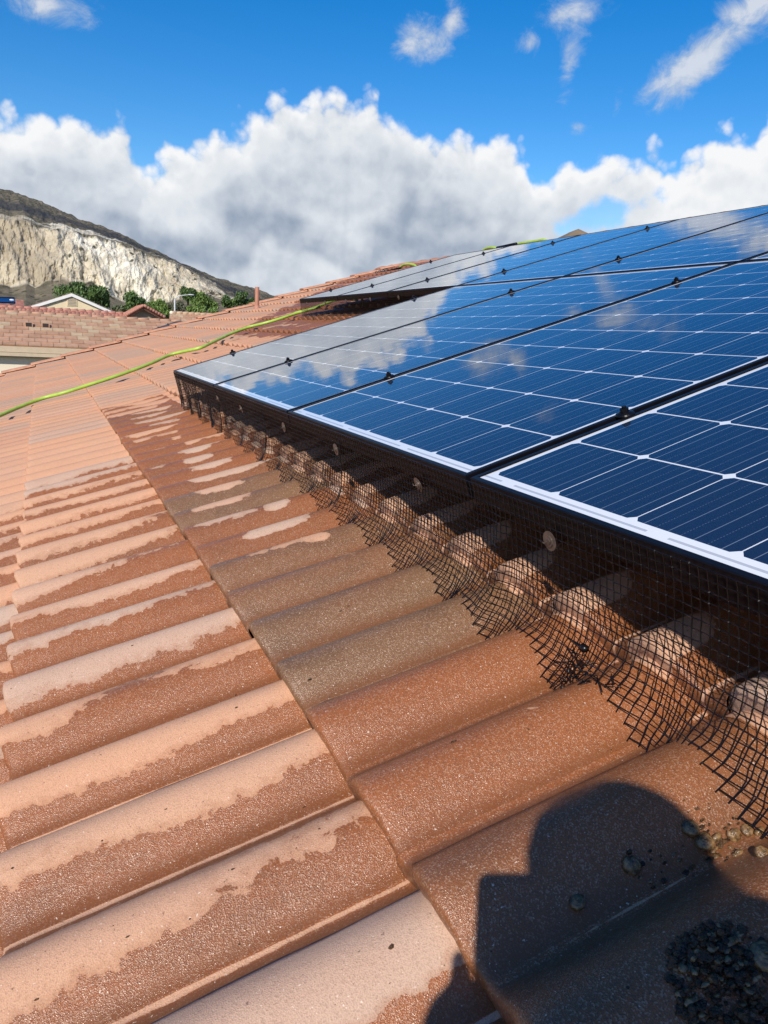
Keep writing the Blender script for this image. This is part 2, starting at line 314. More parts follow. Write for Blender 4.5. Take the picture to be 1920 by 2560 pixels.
# ------------------------------------------------------------ near house and its tiled roof
house=empty('tiled_house',(1.5,4.4,0),'house whose terracotta tile roof fills the foreground and carries the solar panels','house')
HI=house.matrix_world.inverted()
def tile_field(name,M,ks,i0,i1,na,fine,seed,parent,mm):
    rg=np.random.default_rng(seed); V=[];Fc=[];T1=[];T2=[]
    for k in ks:
        for i in range(i0,i1):
            a_lo=A0-.035+TW*i; a_hi=a_lo+TW
            if a_lo>A_RAKE-.05: continue
            b0=B0+EXP*k
            aa=np.linspace(a_lo,a_hi,na)
            near=(b0<1.0 and a_hi<3.6 and b0>-1 and fine)
            if near: aa=np.linspace(a_lo,a_hi,na*2)
            lift=.0065*np.exp(-(a_hi-aa)/.030)
            h=prof(aa)+lift+rg.uniform(-.0008,.0008)
            tl=rg.uniform(-.0018,.0018); sk=rg.uniform(-.0025,.0025); tb=rg.uniform(-.002,.002)
            rows=[(.005,-.006,0),(.0005,-.013,1),(.0012,-.006,1),(.004,-.0018,1),(.010,-.0003,1)]+[(s,0,1) for s in ((.03,.08,.14,.20,.26,.32,EXP+.02) if fine else (.12,.24,EXP+.02))]
            rows=[r_ for r_ in rows if b0+r_[0]<=B_RIDGE+.0] 
            if len(rows)<6: continue
            rows[-1]=(min(rows[-1][0],B_RIDGE-b0),)+rows[-1][1:]
            base=len(V); n=len(aa); r=(rg.random(),rg.random(),rg.random())
            jag=rg.normal(0,.0011,n) if near else np.zeros(n)
            for q,(s,dz,top) in enumerate(rows):
                for j in range(n):
                    a=aa[j]; z=(TT*(1-s/EXP)+dz+tl*(1-s/EXP)) if top else dz
                    e=(jag[j] if q<4 else 0)-.006*(h[j]/HH)*max(0.,1-s/.10)
                    if j==n-1 and near and q>2: a=a+rg.normal(0,.0012)
                    zz=h[j]+z
                    if fine: a=min(a,rake(b0)+.06)
                    V.append((b0+shear(a)+s+e+tb+sk*(a-a_lo)/TW,a,zz))
                    ph=((a-(A0-PB/2)+PB/2)%PB)/PB*2-1
                    T1.append((*r,min(1.,(a_hi-aa[j])/.05))); T2.append((ph,s/EXP,k))
            for q in range(len(rows)-1):
                for j in range(n-1):
                    Fc.append((base+q*n+j,base+(q+1)*n+j,base+(q+1)*n+j+1,base+q*n+j+1))
            # far edge face that drops on to the next tile
            bl=len(V)
            for q,(s,dz,top) in enumerate(rows):
                x,y,z=V[base+q*n+n-1]; V.append((x,y+.0006,z-.011)); T1.append((*r,0)); T2.append((.6,s/EXP,k))
            for q in range(len(rows)-1):
                Fc.append((base+q*n+n-1,base+(q+1)*n+n-1,bl+q+1,bl+q))
    me=bpy.data.meshes.new(name); me.from_pydata(V,[],Fc); me.materials.append(mm)
    a=me.attributes.new('tid','FLOAT_COLOR','POINT'); a.data.foreach_set('color',np.array(T1,dtype=np.float32).ravel())
    a=me.attributes.new('tuv','FLOAT_VECTOR','POINT'); a.data.foreach_set('vector',np.array(T2,dtype=np.float32).ravel())
    me.polygons.foreach_set('use_smooth',[True]*len(Fc))
    me.validate(); me.update()
    o=bpy.data.objects.new(name,me); COL.objects.link(o); place(o,parent,HI@M)
    return o
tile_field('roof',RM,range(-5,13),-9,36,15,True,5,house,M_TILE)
# phase wrap makes one bad quad per trough: both ends count as trough (|ph|=1) so it does not show
# other slope beyond the ridge
rp=RM@Vector((B_RIDGE,0,.02))
RB=Matrix(((-U.x,-0,-N.x*-1,0),(0,-1,0,0),(U.z,0,N.z,0),(0,0,0,1)))
Ub=Vector((U.x*-1,0,U.z)); Nb=Vector((-N.x,0,N.z))
Ob=Vector((rp.x,0,rp.z))-Ub*B_RIDGE-Nb*.0; 
RB=Matrix(((Ub.x,0,Nb.x,Ob.x),(0,-1,0,9.7),(Ub.z,0,Nb.z,Ob.z),(0,0,0,1)))
tile_field('roof',RB,range(-5,13),-9,36,9,False,8,house,M_TILE_DRY)
# ridge caps
mb=MB()
x=A_RAKE+.1; k=0
while x>-2.2:
    L=.42; vs=[];fs=[];n=12
    for (dx,r,lift) in ((0,.150,.018),(.012,.156,.024),(L,.128,-.004)):
        for j in range(n+1):
            q=math.pi*j/n; vs.append((B_RIDGE+.02-r*math.cos(q)*1.0+random.uniform(-.001,.001),x-dx,-.004+lift+r*math.sin(q)*.42+(0 if j not in(0,n) else -.06)))
    for i in range(2):
        for j in range(n): fs.append((i*(n+1)+j,(i+1)*(n+1)+j,(i+1)*(n+1)+j+1,i*(n+1)+j+1))
    fs.append(tuple(range(n+1)))
    mb.add(vs,fs); x-=.375+random.uniform(-.006,.006)
mb.build('ridge_cap',M_TILE_DRY,house,HI@RM,True)
# rake trim
mb=MB()
for k in range(-5,13):
    b0=B0+EXP*k-.02+random.uniform(-.006,.006); z0=.092+random.uniform(-.003,.004)
    def rk(b_,a_,z_): return (b_,a_+rake(b_)-A_RAKE+random.uniform(-.001,.001),z_)
    L=.447; sec=[(A_RAKE+q_,z_) for q_,z_ in ((-.07,-.012),(-.065,.004),(-.04,.012),(.12,.014),(.145,.002),(.15,-.12),(.135,-.12),(.125,-.004),(-.04,-.008))]
    n=len(sec); vs=[rk(b0,a,z0+z) for a,z in sec]+[rk(b0+L,a,z0-.026+z) for a,z in sec]
    mb.add(vs,[(j,n+j,n+(j+1)%n,(j+1)%n) for j in range(n)]+[tuple(range(n-1,-1,-1)),tuple(range(n,2*n))])
mb.build('rake_trim',M_TILE_DRY,house,HI@RM)
# deck and walls below
mb=MB(); mb.box(-1.9,B_RIDGE,-2.4,12.24,-.16,-.035); mb.build('roof_deck',M_FASCIA,house,HI@RM)
e0=RM@Vector((-1.6,0,-.17)); r0=RM@Vector((B_RIDGE,0,-.17)); xb=2*r0.x-e0.x
mb=MB(); ya,yb=-2.3,11.95
V_=[(e0.x,ya,0),(xb,ya,0),(xb,ya,e0.z),(r0.x,ya,r0.z),(e0.x,ya,e0.z)]; V2=[(p[0],yb,p[2]) for p in V_]
mb.add(V_+V2,[(0,1,2,3,4),(9,8,7,6,5),(0,5,6,1),(1,6,7,2),(4,9,5,0)]); mb.build('wall',M_STUCCO,house,HI)
# vent pipe
pb_,pa_,_=on_roof(641,773,.05)
PP=RM@Vector((pb_,pa_,.03)); mb=MB()
dpp=(PP-C).length; hgt=dpp*55/F*.99
mb.tube([(0,0,0),(0,0,hgt)],dpp*5.0/F,18,cap=False)
mb.tube([(0,0,hgt-.002),(0,0,hgt-.001)],dpp*4.3/F,18)
pv=mb.build('vent_pipe',M_PIPE,house,HI@Matrix.Translation(PP),True)
mb=MB(); r_=dpp*5/F
mb.tube([(0,0,-.06),(0,0,.0),(0,0,.04),(0,0,.07)],[r_*2.1,r_*1.8,r_*1.3,r_*1.08],18); mb.build('flashing',M_PIPE,pv,None,True)
# ------------------------------------------------------------ solar panels
LB,LA=1.68,1.0; PIT=1.0155; ZT=.225; FRH=.040; BF=.527; AP0=.0655
def cell_material():
    m,t,b=mat('solar_cell_glass'); c=t.coord(); x,y,_=t.sep(c)[:3]
    px,py=.1614,.1597; mx,my=(LB-10*px)/2,(LA-6*py)/2
    ux=t.m('SUBTRACT',x,mx); uy=t.m('SUBTRACT',y,my)
    fx=t.m('SUBTRACT',t.m('MODULO',ux,px),px/2); fy=t.m('SUBTRACT',t.m('MODULO',uy,py),py/2)
    ax=t.m('ABSOLUTE',fx); ay=t.m('ABSOLUTE',fy); hc=.0790
    incell=t.m('MULTIPLY',t.m('LESS_THAN',ax,hc),t.m('LESS_THAN',ay,hc))
    incell=t.m('MULTIPLY',incell,t.m('LESS_THAN',t.m('ADD',ax,ay),2*hc-.0085))
    inb=t.m('MULTIPLY',t.m('MULTIPLY',t.m('GREATER_THAN',ux,0.),t.m('LESS_THAN',ux,10*px)),t.m('MULTIPLY',t.m('GREATER_THAN',uy,0.),t.m('LESS_THAN',uy,6*py)))
    incell=t.m('MULTIPLY',incell,inb)
    bw=2*hc/4
    bb=t.m('ABSOLUTE',t.m('SUBTRACT',t.m('MODULO',t.m('ADD',fy,hc),bw),bw/2))
    bus=t.m('LESS_THAN',bb,.00065)
    bd=t.m('ABSOLUTE',t.m('SUBTRACT',t.m('MODULO',t.m('ADD',fy,hc+bw/2),bw),bw/2))
    dot=t.m('MULTIPLY',t.m('LESS_THAN',bd,.00040),t.m('GREATER_THAN',t.m('MODULO',t.m('ADD',x,2.),.0045),.0022))
    fing=t.m('LESS_THAN',t.m('MODULO',t.m('ADD',x,1.),.0016),.00022)
    cellc=t.mix(t.noise(c,3,3),(.0018,.0075,.026),(.0024,.0100,.034))
    cellc=t.mix(t.m('MULTIPLY',fing,.16),cellc,(.28,.32,.4))
    cellc=t.mix(t.m('MULTIPLY',bus,.45),cellc,(.30,.36,.44))
    cellc=t.mix(t.m('MULTIPLY',dot,.35),cellc,(.30,.35,.43))
    # collector ribbons in the white end margins
    ex=t.m('MINIMUM',t.m('ADD',x,0.),t.m('SUBTRACT',LB,x))
    rib=t.m('MULTIPLY',t.m('MULTIPLY',t.m('GREATER_THAN',ex,.0195),t.m('LESS_THAN',ex,.0240)),t.m('LESS_THAN',t.m('MODULO',t.m('ADD',uy,.04),2*py),2*py-.035))
    back=t.mix(t.m('MULTIPLY',rib,.75),(.74,.76,.77),(.34,.36,.40))
    back=t.mix(t.m('MULTIPLY',bus,t.m('MULTIPLY',t.m('LESS_THAN',ax,.0815),.0)),back,(.4,.4,.42))
    t.put(b.inputs['Base Color'],t.mix(incell,back,cellc))
    b.inputs['Roughness'].default_value=.55; b.inputs['Specular IOR Level'].default_value=.2
    b.inputs['Coat Weight'].default_value=1.; b.inputs['Coat IOR'].default_value=1.5
    t.put(b.inputs['Coat Roughness'],t.lin(t.noise(t.vm('MULTIPLY',c,(.7,6,1)),5,6,.6),.3,.7,.008,.035))
    t.put(b.inputs['Coat Normal'],t.bump(t.noise(t.vm('MULTIPLY',c,(1.6,1,1)),4.5,2,.5),.025,.02))
    return m
M_CELL=cell_material()
M_BACK=simple('white_backsheet',(.6,.6,.6),.6,.03)
def frame_mesh():
    mb=MB(); L=.0092
    sec=[(0,0),(0,FRH-.002),(.002,FRH),(L,FRH),(L,FRH-.0022),(L-.004,FRH-.0022),(L-.004,.0),(0.03,0),(.03,-.0)]
    sec=[(0,0),(0,FRH-.0015),(.0015,FRH),(L,FRH),(L,FRH-.006),(.0025,FRH-.006),(.0025,.002),(.028,.002),(.028,0)]
    n=len(sec); vs=[]
    for d,z in sec:
        vs+= [(d,d,z),(LB-d,d,z),(LB-d,LA-d,z),(d,LA-d,z)]
    fs=[]
    for j in range(n):
        k=(j+1)%n
        for c in range(4): fs.append((j*4+c,j*4+(c+1)%4,k*4+(c+1)%4,k*4+c))
    mb.add(vs,[tuple(reversed(f)) for f in fs]); return mb
def clamp_mesh():
    mb=MB(); mb.box(-.006,.006,-.005,.005,-.03,.0)
    mb.tube([(0,0,0),(0,0,.0015),(0,0,.004),(0,0,.006)],[.016,.017,.0155,.010],26); mb.tube([(0,0,.006),(0,0,.013)],.0075,6); mb.tube([(0,0,.013),(0,0,.0165)],.0042,10)
    return mb
CLB=[.322,1.409]                                            # clamp places along the panel
def new_panel(clamps=True,end=False):
    root=bpy.data.objects.new('solar_panel',None); COL.objects.link(root)
    frame_mesh().build('frame',M_BLACK,root)
    mb=MB(); z=FRH-.0022; mb.add([(.0105,.0105,z),(LB-.0105,.0105,z),(LB-.0105,LA-.0105,z),(.0105,LA-.0105,z)],[(0,1,2,3)])
    z=FRH-.0060; mb.build('glass',M_CELL,root)
    mb=MB(); z=FRH-.0062; mb.add([(.003,.003,z),(LB-.003,.003,z),(LB-.003,LA-.003,z),(.003,LA-.003,z)],[(3,2,1,0)]); mb.build('backsheet',M_BACK,root)
    for cb in CLB:
        clamp_mesh().build('clamp',M_BLACK,root,Matrix.Translation((cb,LA+.0077,FRH)))
    return root
def copy_tree(o,parent=None):
    c=o.copy(); COL.objects.link(c); c.parent=parent
    for ch in list(o.children): copy_tree(ch,c)
    return c
proto=None
PL={(0,0):'nearest panel, lower row, cut off by the right photo edge',
(0,1):'lower row panel just beyond the nearest one, joined to it by the largest clamp',
(0,2):'lower row panel reflecting white cloud on its left half, second from the far corner',
(0,3):'lower row end panel at the far mesh corner, grey with reflected cloud',
(1,1):'upper row panel just entering the picture at its right edge',
(1,2):'deep blue upper row panel, directly above the cloud-reflecting panel of the lower row',
(1,3):'upper row panel directly above the far end panel of the lower row',
(1,4):'silver grey upper row panel, third from the far left end of the array',
(1,5):'silver grey upper row panel, second from the far left end of the array',
(1,6):'silver grey upper row panel at the far left end of the array'}
for (row,kk),lab in PL.items():
    o=proto=new_panel() if proto is None else copy_tree(proto)
    b0=BF+row*(LB+.018); a0=AP0+kk*PIT+(.0155 if row==99 else 0)
    o.matrix_world=RM@Matrix.Translation((b0,a0,ZT-FRH+random.uniform(-.0004,.0004)))
    tag(o,lab,'solar panel','blue solar panels of the roof array')
A_END=AP0+3*PIT+LA; A_END2=AP0+6*PIT+LA; B_ROW2=BF+LB+.018
# rails on feet

for i,(cb,a_end,lab) in enumerate([(BF+CLB[0],A_END+.05,'black mounting rail under the lower half of the lower panel row'),(BF+CLB[1],A_END+.05,'black mounting rail under the upper half of the lower panel row'),
    (B_ROW2+CLB[0],A_END2+.05,'black mounting rail under the lower half of the upper panel row'),(B_ROW2+CLB[1],A_END2+.05,'black mounting rail near the ridge under the upper panel row')]):
    r=empty('mounting_rail',RM@Matrix.Translation((cb,A_END/2,.12)),lab,'mounting rail','rails under the solar panels')
    m_=MB(); m_.box(-.018,.018,-A_END/2+.08,a_end-A_END/2,.024,.0635); m_.build('rail',M_BLACK,r)
    a_=.5
    while a_<a_end:
        m_=MB(); zs=surf(cb,a_)-.12; m_.box(.019,.026,a_-A_END/2-.02,a_-A_END/2+.02,zs-.01,.05); m_.box(.026,.09,a_-A_END/2-.02,a_-A_END/2+.02,zs-.01,zs-.002)
        m_.build('foot',M_BLACK,r); a_+=1.2
# ------------------------------------------------------------ wire mesh skirts
GR=.0127
def drape(a,b_top,z_top,b_stop,bulge,soft=.55):
    """points of one hanging wire, one per grid step: straight down from the frame, then leaning out to the cut edge on the tiles"""
    reach=b_top-b_stop; ze=surf(b_stop,a)+.002
    mid=TT*.9+HH*(.72+.28*float(prof(a))/HH)+.012
    P=[Vector((b_top,z_top)),Vector((b_top-.006-.003*bulge,z_top-.12)),Vector((b_top-reach*.34+.002*bulge,mid-.020)),Vector((b_stop,ze))]
    n=60; pts=[]
    for i in range(n+1):
        q=i/n; pts.append(P[0]*(1-q)**3+P[1]*3*q*(1-q)**2+P[2]*3*q*q*(1-q)+P[3]*q**3)
    out=[(b_top,z_top)]; acc=0
    for i in range(n):
        d=(pts[i+1]-pts[i]).length; acc+=d
        if acc>=GR:
            acc-=GR; p=pts[i+1].lerp(pts[i],acc/d); out.append((p.x,max(p.y,surf(p.x,a)+.0018)))
    return out
def wob(a): return .5*math.sin(a*7.3+1)+.3*math.sin(a*17.1)+.12*math.sin(a*41+2)
def wire_skirt(a0,a1,b_top,b_stop_f,r,parent,flat_short=False,crease=()):
    na=int((a1-a0)/GR); cols=[]
    for i in range(na+1):
        a=a0+i*GR; bl=wob(a)
        c=sum(math.exp(-((a-q)/.02)**2) for q in crease)
        pts=drape(a,b_top,ZT-.006,b_stop_f(a),bl)
        out=[]
        for j,(b,z) in enumerate(pts):
            s=j/16.
            aj=a+.0035*s*math.sin(a*9)+.0016*math.sin(j*1.7+a*60)*s+random.uniform(-.0005,.0005)
            out.append(Vector((b-.010*c*min(1,s*1.6)+random.uniform(-.0004,.0004)+.003*bl*min(1,s),aj,z+.004*c*s+random.uniform(-.0003,.0005))))
        cols.append(out)
    V=[];Fc=[]
    def strut(p,q,r):
        d=q-p
        if d.length<1e-5 or d.length>.05: return
        d.normalize(); x=d.cross(Vector((.3,.5,.81))).normalized(); y=d.cross(x); k=len(V)
        for e in (p-d*r*.3,q+d*r*.3):
            for c_ in range(4):
                g=math.pi/2*c_; V.append(tuple(e+(x*math.cos(g)+y*math.sin(g))*r))
        for c_ in range(4): Fc.append((k+c_,k+(c_+1)%4,k+4+(c_+1)%4,k+4+c_))
    for i,c in enumerate(cols):
        for j in range(len(c)-1): strut(c[j],c[j+1],r)
        tail=c[-1]-c[-2]
        strut(c[-1],c[-1]+tail.normalized()*random.uniform(.001,.007),r)
        if i<len(cols)-1:
            d=cols[i+1]
            for j in range(min(len(c),len(d))): strut(c[j],d[j],r)
            for j in range(len(d),len(c)):
                pass
        for j,p in enumerate(c):
            if random.random()<.22:                         # blob of coating or water on a knot
                k=len(V); q=r*random.uniform(1.5,2.3)
                for e in ((q,0,0),(-q,0,0),(0,q,0),(0,-q,0),(0,0,q),(0,0,-q)): V.append(tuple(p+Vector(e)))
                for f in ((0,2,4),(2,1,4),(1,3,4),(3,0,4),(2,0,5),(1,2,5),(3,1,5),(0,3,5)): Fc.append(tuple(k+x for x in f))
    me=bpy.data.meshes.new('wire'); me.from_pydata(V,[],Fc); me.materials.append(M_WIRE); me.update()
    o=bpy.data.objects.new('wire_grid',me); COL.objects.link(o); o.parent=parent
    return o,cols
R4=RM
def stop1(a):
    return .432+.022*max(0,min(a,3.6)-.8)+.006*math.sin(a*23)+.012*float(prof(a))/HH
mesh1=empty('wire_mesh_skirt',RM,'long black wire mesh hanging from the lower panel row on to the wet tiles','wire mesh','bird proofing mesh around the array')
_,cols1=wire_skirt(.06,A_END-.002,BF-.0035,stop1,.00085,mesh1,crease=(.98,1.67,2.35,3.05,3.5,3.95))
# mesh around the far corner, up the side of the array
mb=MB()
grid=[]
for i in range(18):
    b=BF+i*GR; row=[]
    for j in range(17):
        z=ZT-.006-j*GR+random.uniform(-.002,.002); sf=surf(b,A_END+.01)
        row.append(Vector((b+random.uniform(-.003,.003),A_END+.004+.02*(j/16)**2*(1+.4*math.sin(i*1.3))+random.uniform(-.002,.002),max(z,sf+.002))))
    grid.append(row)
for i in range(18):
    for j in range(17):
        if j<16: mb.tube([grid[i][j],grid[i][j+1]],.0007,4,cap=False)
        if i<17: mb.tube([grid[i][j],grid[i+1][j]],.0007,4,cap=False)
mb.build('corner_return',M_WIRE,mesh1)
# pins with washers
mb=MB(); mb.tube([(0,0,-.0004),(0,0,.0004)],.0145,22); mb.tube([(0,0,.0004),(0,0,.0022)],.0085,18); mb.tube([(0,0,.0022),(0,0,.0034)],.0048,12)
mb.tube([(.001,0,0),(.002,.0,.005),(.004,.001,.007),(.009,.0,.006)],.0009,6)
wp=None
for a in (.43,.851,1.264,1.708,2.143,2.66,3.05,3.40):
    if wp is None: wo=wp=mb.build('washer',M_STEEL,mesh1)
    else: wo=wp.copy(); COL.objects.link(wo); wo.parent=mesh1
    j=random.uniform(-.15,.15)
    # the disc stands on the mesh, facing down-slope
    wo.matrix_local=Matrix.Translation((BF-.0085,a,.175))@Matrix.Rotation(-math.pi/2+j,4,'Y')@Matrix.Rotation(1.57+j*3,4,'Z')
# cable tie where two lengths of mesh overlap
tb,ta,_=on_roof(1302,1485,.05)
tie=MB()
bt=.455;at_=.685
def msurf(a,j): 
    i=int(round((a-.06)/GR)); c=cols1[max(0,min(len(cols1)-1,i))]; return c[min(j,len(c)-1)]
p0=msurf(.74,13);p1=msurf(.79,13)
tie.tube([p0+Vector((-.004,0,.004)),(p0+p1)/2+Vector((-.006,0,.005)),p1+Vector((-.004,0,.004))],.0016,6)
q=msurf(.745,13)+Vector((-.005,0,.005)); tie.box(q.x-.004,q.x+.004,q.y-.005,q.y+.006,q.z-.003,q.z+.004)
for k in range(26):
    i0=random.uniform(.68,.78); j0=random.randint(14,19); p=msurf(i0,j0); tie.tube([p+Vector((0,0,.002)),p+Vector((random.uniform(-.012,.012),random.uniform(-.014,.014),.003+random.uniform(0,.006))),p+Vector((random.uniform(-.02,.02),random.uniform(-.03,.03),.002))],.0008,4)
tie.build('cable_tie',M_WIRE,mesh1,None,True)
mesh2=empty('wire_mesh_skirt',RM,'short far wire mesh under the overhanging upper panels, hose behind it','wire mesh','bird proofing mesh around the array')
def stop2(a): return B_ROW2-.05
_,cols2=wire_skirt(A_END-.15,A_END2-.002,B_ROW2-.0035,stop2,.0009,mesh2)
for a in (4.45,4.95,5.45,5.95,6.45,6.95):
    wo=wp.copy(); COL.objects.link(wo); wo.parent=mesh2
    wo.matrix_local=Matrix.Translation((B_ROW2-.0085,a,.180))@Matrix.Rotation(-math.pi/2,4,'Y')
# ------------------------------------------------------------ green hose and pole
def hose_pts(px,rad,zf):
    out=[]
    for i,(x,y) in enumerate(px):
        z=zf; b,a,_=on_roof(x,y,z)
        out.append(Vector((b,a,z)))
    return out
def smooth_pts(P,n=6):
    out=[]
    for i in range(len(P)-1):
        p0=P[max(i-1,0)];p1=P[i];p2=P[i+1];p3=P[min(i+2,len(P)-1)]
        for k in range(n):
            t_=k/n; out.append(.5*((2*p1)+(-p0+p2)*t_+(2*p0-5*p1+4*p2-p3)*t_**2+(-p0+3*p1-3*p2+p3)*t_**3))
    out.append(P[-1]); return out
z1=lambda x,y:(x/2.074,420+y/2.074); z2=lambda x,y:(700+x/3.318,480+y/3.318)
hp=[(-90,1075),(-40,1056)]+[z1(*p) for p in [(0,1283),(100,1240),(220,1195),(340,1163),(460,1125),(570,1090),(680,1052),(790,1010),(880,970),(960,950),(1040,932),(1110,900),(1200,858),(1290,825),(1370,805),(1450,782),(1540,752),(1600,735),(1659,720)]]+[z2(*p) for p in [(130,1003),(200,988),(300,955),(380,925),(450,900),(520,888),(580,888),(640,893)]]
HP=hose_pts(hp,.0145,.098)

mb=MB(); mb.tube(smooth_pts(HP,6),.0130,12)
o=mb.build('garden_hose',M_HOSE,None,None,True); o.matrix_world=RM
tag(o,'bright green garden hose lying across the dry tiles and running under the upper panels','hose')
def loop(px,zs,lab,r=.013,group=None):
    P=[]
    for (x,y),z in zip(px,zs):
        b,a,_=on_roof(x,y,z); P.append(Vector((b,a,z)))
    mb=MB(); mb.tube(smooth_pts(P,6),r,10); o=mb.build('garden_hose',M_HOSE,None,None,True); o.matrix_world=RM
    tag(o,lab,'hose',group)
def at_ridge(x,y,b=4.2):                                     # photo pixel -> roof frame point on the plane b = const
    r=ray(x,y); k=b/r.dot(U); p=r*k; return Vector((b,p.dot(H),p.dot(N)+D2))
def ridge_hose(px,b,lab,r=.016):
    P=[at_ridge(x,y,b) for x,y in px]; mb=MB(); mb.tube(smooth_pts(P,6),r,10)
    o=mb.build('garden_hose',M_HOSE,None,None,True); o.matrix_world=RM; tag(o,lab,'hose','short visible bends of hose at the ridge')
ridge_hose([z2(985,640),z2(1000,622),z2(1030,603),z2(1075,598),z2(1115,607),z2(1135,622)],4.85,'green hose bend looped over the ridge beside the round pink ridge tile')
ridge_hose([z2(680,730),z2(700,712),z2(722,702)],4.7,'short green hose end fixed to the lower end of the black pole')
z5=lambda x,y:(1100+x/2.023,480+y/2.023)
ridge_hose([z5(215,300),z5(230,288),z5(255,281),z5(290,285),z5(300,292)],4.9,'short green hose bend showing just above the panels, left of the black pole tip')
ridge_hose([z5(385,268),z5(410,260),z5(450,254),z5(490,248),z5(520,243),z5(540,248)],4.95,'green hose stretch showing above the panels right of the black pole tip')
pole=empty('cleaning_pole',RM,'thin black telescopic cleaning pole with metal collars lying along the ridge behind the panels','pole')
mb=MB(); mb.tube([at_ridge(*z2(722,700),4.7),at_ridge(*z2(1000,630),4.75)],.014,10); mb.build('shaft',M_BLACK,pole,None,True)
for x,y in [(728,700),(800,668),(828,660),(880,652),(856,656)]:
    p=at_ridge(*z2(x,y),4.7); mb=MB(); mb.ball(p,.024,10,8); mb.build('collar',M_STEEL,pole,None,True)
pole2=empty('cleaning_pole',RM,'second black pole tip showing above the panels between two green hose bends','pole')
mb=MB(); mb.tube([at_ridge(*z5(290,284),4.9),at_ridge(*z5(385,264),4.9)],.02,10); mb.build('shaft',M_BLACK,pole2,None,True)
# ------------------------------------------------------------ snails and droppings on the wet tiles
M_SHELL=simple('wet_snail_shell',(.19,.11,.045),.35,.7,160,coat=.25,bump=.3,bscale=300)
M_SLUDGE=simple('dark_wet_sludge',(.075,.036,.012),.55,.8,120,coat=.2,bump=.8,bscale=400)
def rpt(x,y):
    b,a,_=on_roof(x,y,.03)
    for _ in range(6):
        z=surf(b,a); b,a,_=on_roof(x,y,z)
    return Vector((b,a,surf(b,a)))
def shell(mb,c,r,tilt):
    n=34; pts=[];rs=[]
    for i in range(n):
        q=i/(n-1); an=q*3.3*2*math.pi; rad=r*(.62*(1-q)+.03); h_=r*(.25+.55*q)
        pts.append((rad*math.cos(an),rad*math.sin(an),h_)); rs.append(r*(.36*(1-q)**.8+.06))
    M=Matrix.Translation(c)@Matrix.Rotation(tilt,4,'X')@Matrix.Rotation(tilt*1.7,4,'Z')
    mb.tube([M@Vector(p) for p in pts],rs,8)
zd=lambda x,y:(1500+x/3.95,2000+y/3.95)
def snail(x,y,r,tilt,lab,cat='snail shell',nm='snail_shell'):
    c=rpt(*zd(x,y)); mb=MB(); shell(mb,(0,0,0),r,tilt); M=RM@Matrix.Translation(c+Vector((0,0,r*.15)))
    o=mb.build(nm,M_SHELL,None,None,True); o.matrix_world=M; tag(o,lab,cat,'snail shells scattered on the wet tiles')
snail(1600,545,.0075,.5,'round striped snail shell in sunlight at the right edge of the photo')
snail(1310,345,.0080,1.2,'wet snail shell in sunlight just above the shadow, left of the elongated pair')
snail(900,310,.0095,.3,'dark snail shell half in the head shadow, leftmost of the shell row')
snail(1110,360,.0085,2.2,'snail shell with pale rim on the edge of the head shadow')
snail(1040,450,.0105,.2,'large dark snail shell inside the shadow below the pale rimmed one')
snail(310,660,.0095,.9,'snail shell lying alone with sludge inside the head shadow')
snail(1350,530,.0065,1.5,'small pale snail shell touching the shadow boundary at the tile trough')
snail(1450,320,.0065,.4,'small snail shell, left one of the elongated sunlit pair')
snail(1540,310,.0080,1.9,'glossy snail shell, right one of the elongated sunlit pair')
z8b=lambda x,y:(1100+x/2.023,1850+y/2.023)
snail(*[(v-o_)*3.95 for v,o_ in zip(z8b(700,840),(1500,2000))],.0085,.1,'single round snail shell in the middle of the shadowed trough')
snail(1640,1610,.013,.2,'big coiled snail shell at the right edge deep in shadow')
def sludge(px,lab,n,spread,r0,r1,pile=0.):
    mb=MB(); c=rpt(*px)
    for i in range(n):
        an=random.uniform(0,6.28); q=spread*math.sqrt(random.random()); b=c.x+q*math.cos(an); a=c.y+q*math.sin(an)*1.1; r=random.uniform(r0,r1)
        z=surf(b,a)+r*.4+pile*max(0,1-q/spread)*random.random()
        if random.random()<.25: shell(mb,(b-c.x,a-c.y,z-c.z),r*1.1,random.uniform(0,3))
        else: mb.ball((b-c.x,a-c.y,z-c.z),r,7,5,.3,0 if random.random()<.7 else 1,(random.uniform(.7,1.5),random.uniform(.6,1.3),random.uniform(.25,.6)))
    o=mb.build('sludge_clump',[M_SLUDGE,M_SHELL],None,None,True); o.matrix_world=RM@Matrix.Translation(c)
    tag(o,lab,'debris','clumps of wet sludge washed on to the tiles')
sludge(zd(1400,1980),'large heap of dark wet sludge and snail bits in the bottom right corner',650,.047,.0010,.0040,.016)
sludge(zd(1120,480),'dark sludge between the snail shells on the shadow edge',26,.018,.0015,.0045,.004)
sludge(zd(480,660),'ring of thin dark sludge beside the lone snail in the shadow',20,.016,.001,.0030)
sludge(zd(880,640),'brown leaf scrap and sludge smear in the shadowed trough',14,.014,.001,.003)
sludge(zd(1370,195),'tiny wet crumbs on the sunlit tile below the mesh edge',6,.006,.0008,.0022)
mb=MB(); c0=rpt(1300,1900)
for i in range(150):
    if i<110: x_,y_=random.uniform(30,1900),random.uniform(1250,2540)
    else: x_,y_=random.uniform(1700,1900),random.uniform(1990,2140)
    p=rpt(x_,y_); r=random.uniform(.0006,.0016) if random.random()<.85 else random.uniform(.0018,.0026)
    mb.ball((p.x,p.y,p.z+r*.3),r,6,4,.3,0,(random.uniform(.7,1.8),random.uniform(.6,1.2),.5))
o=mb.build('grit',M_SLUDGE,None,None); o.matrix_world=RM; tag(o,'tiny dark crumbs of grit sprinkled over the near tiles','grit',None,'stuff')
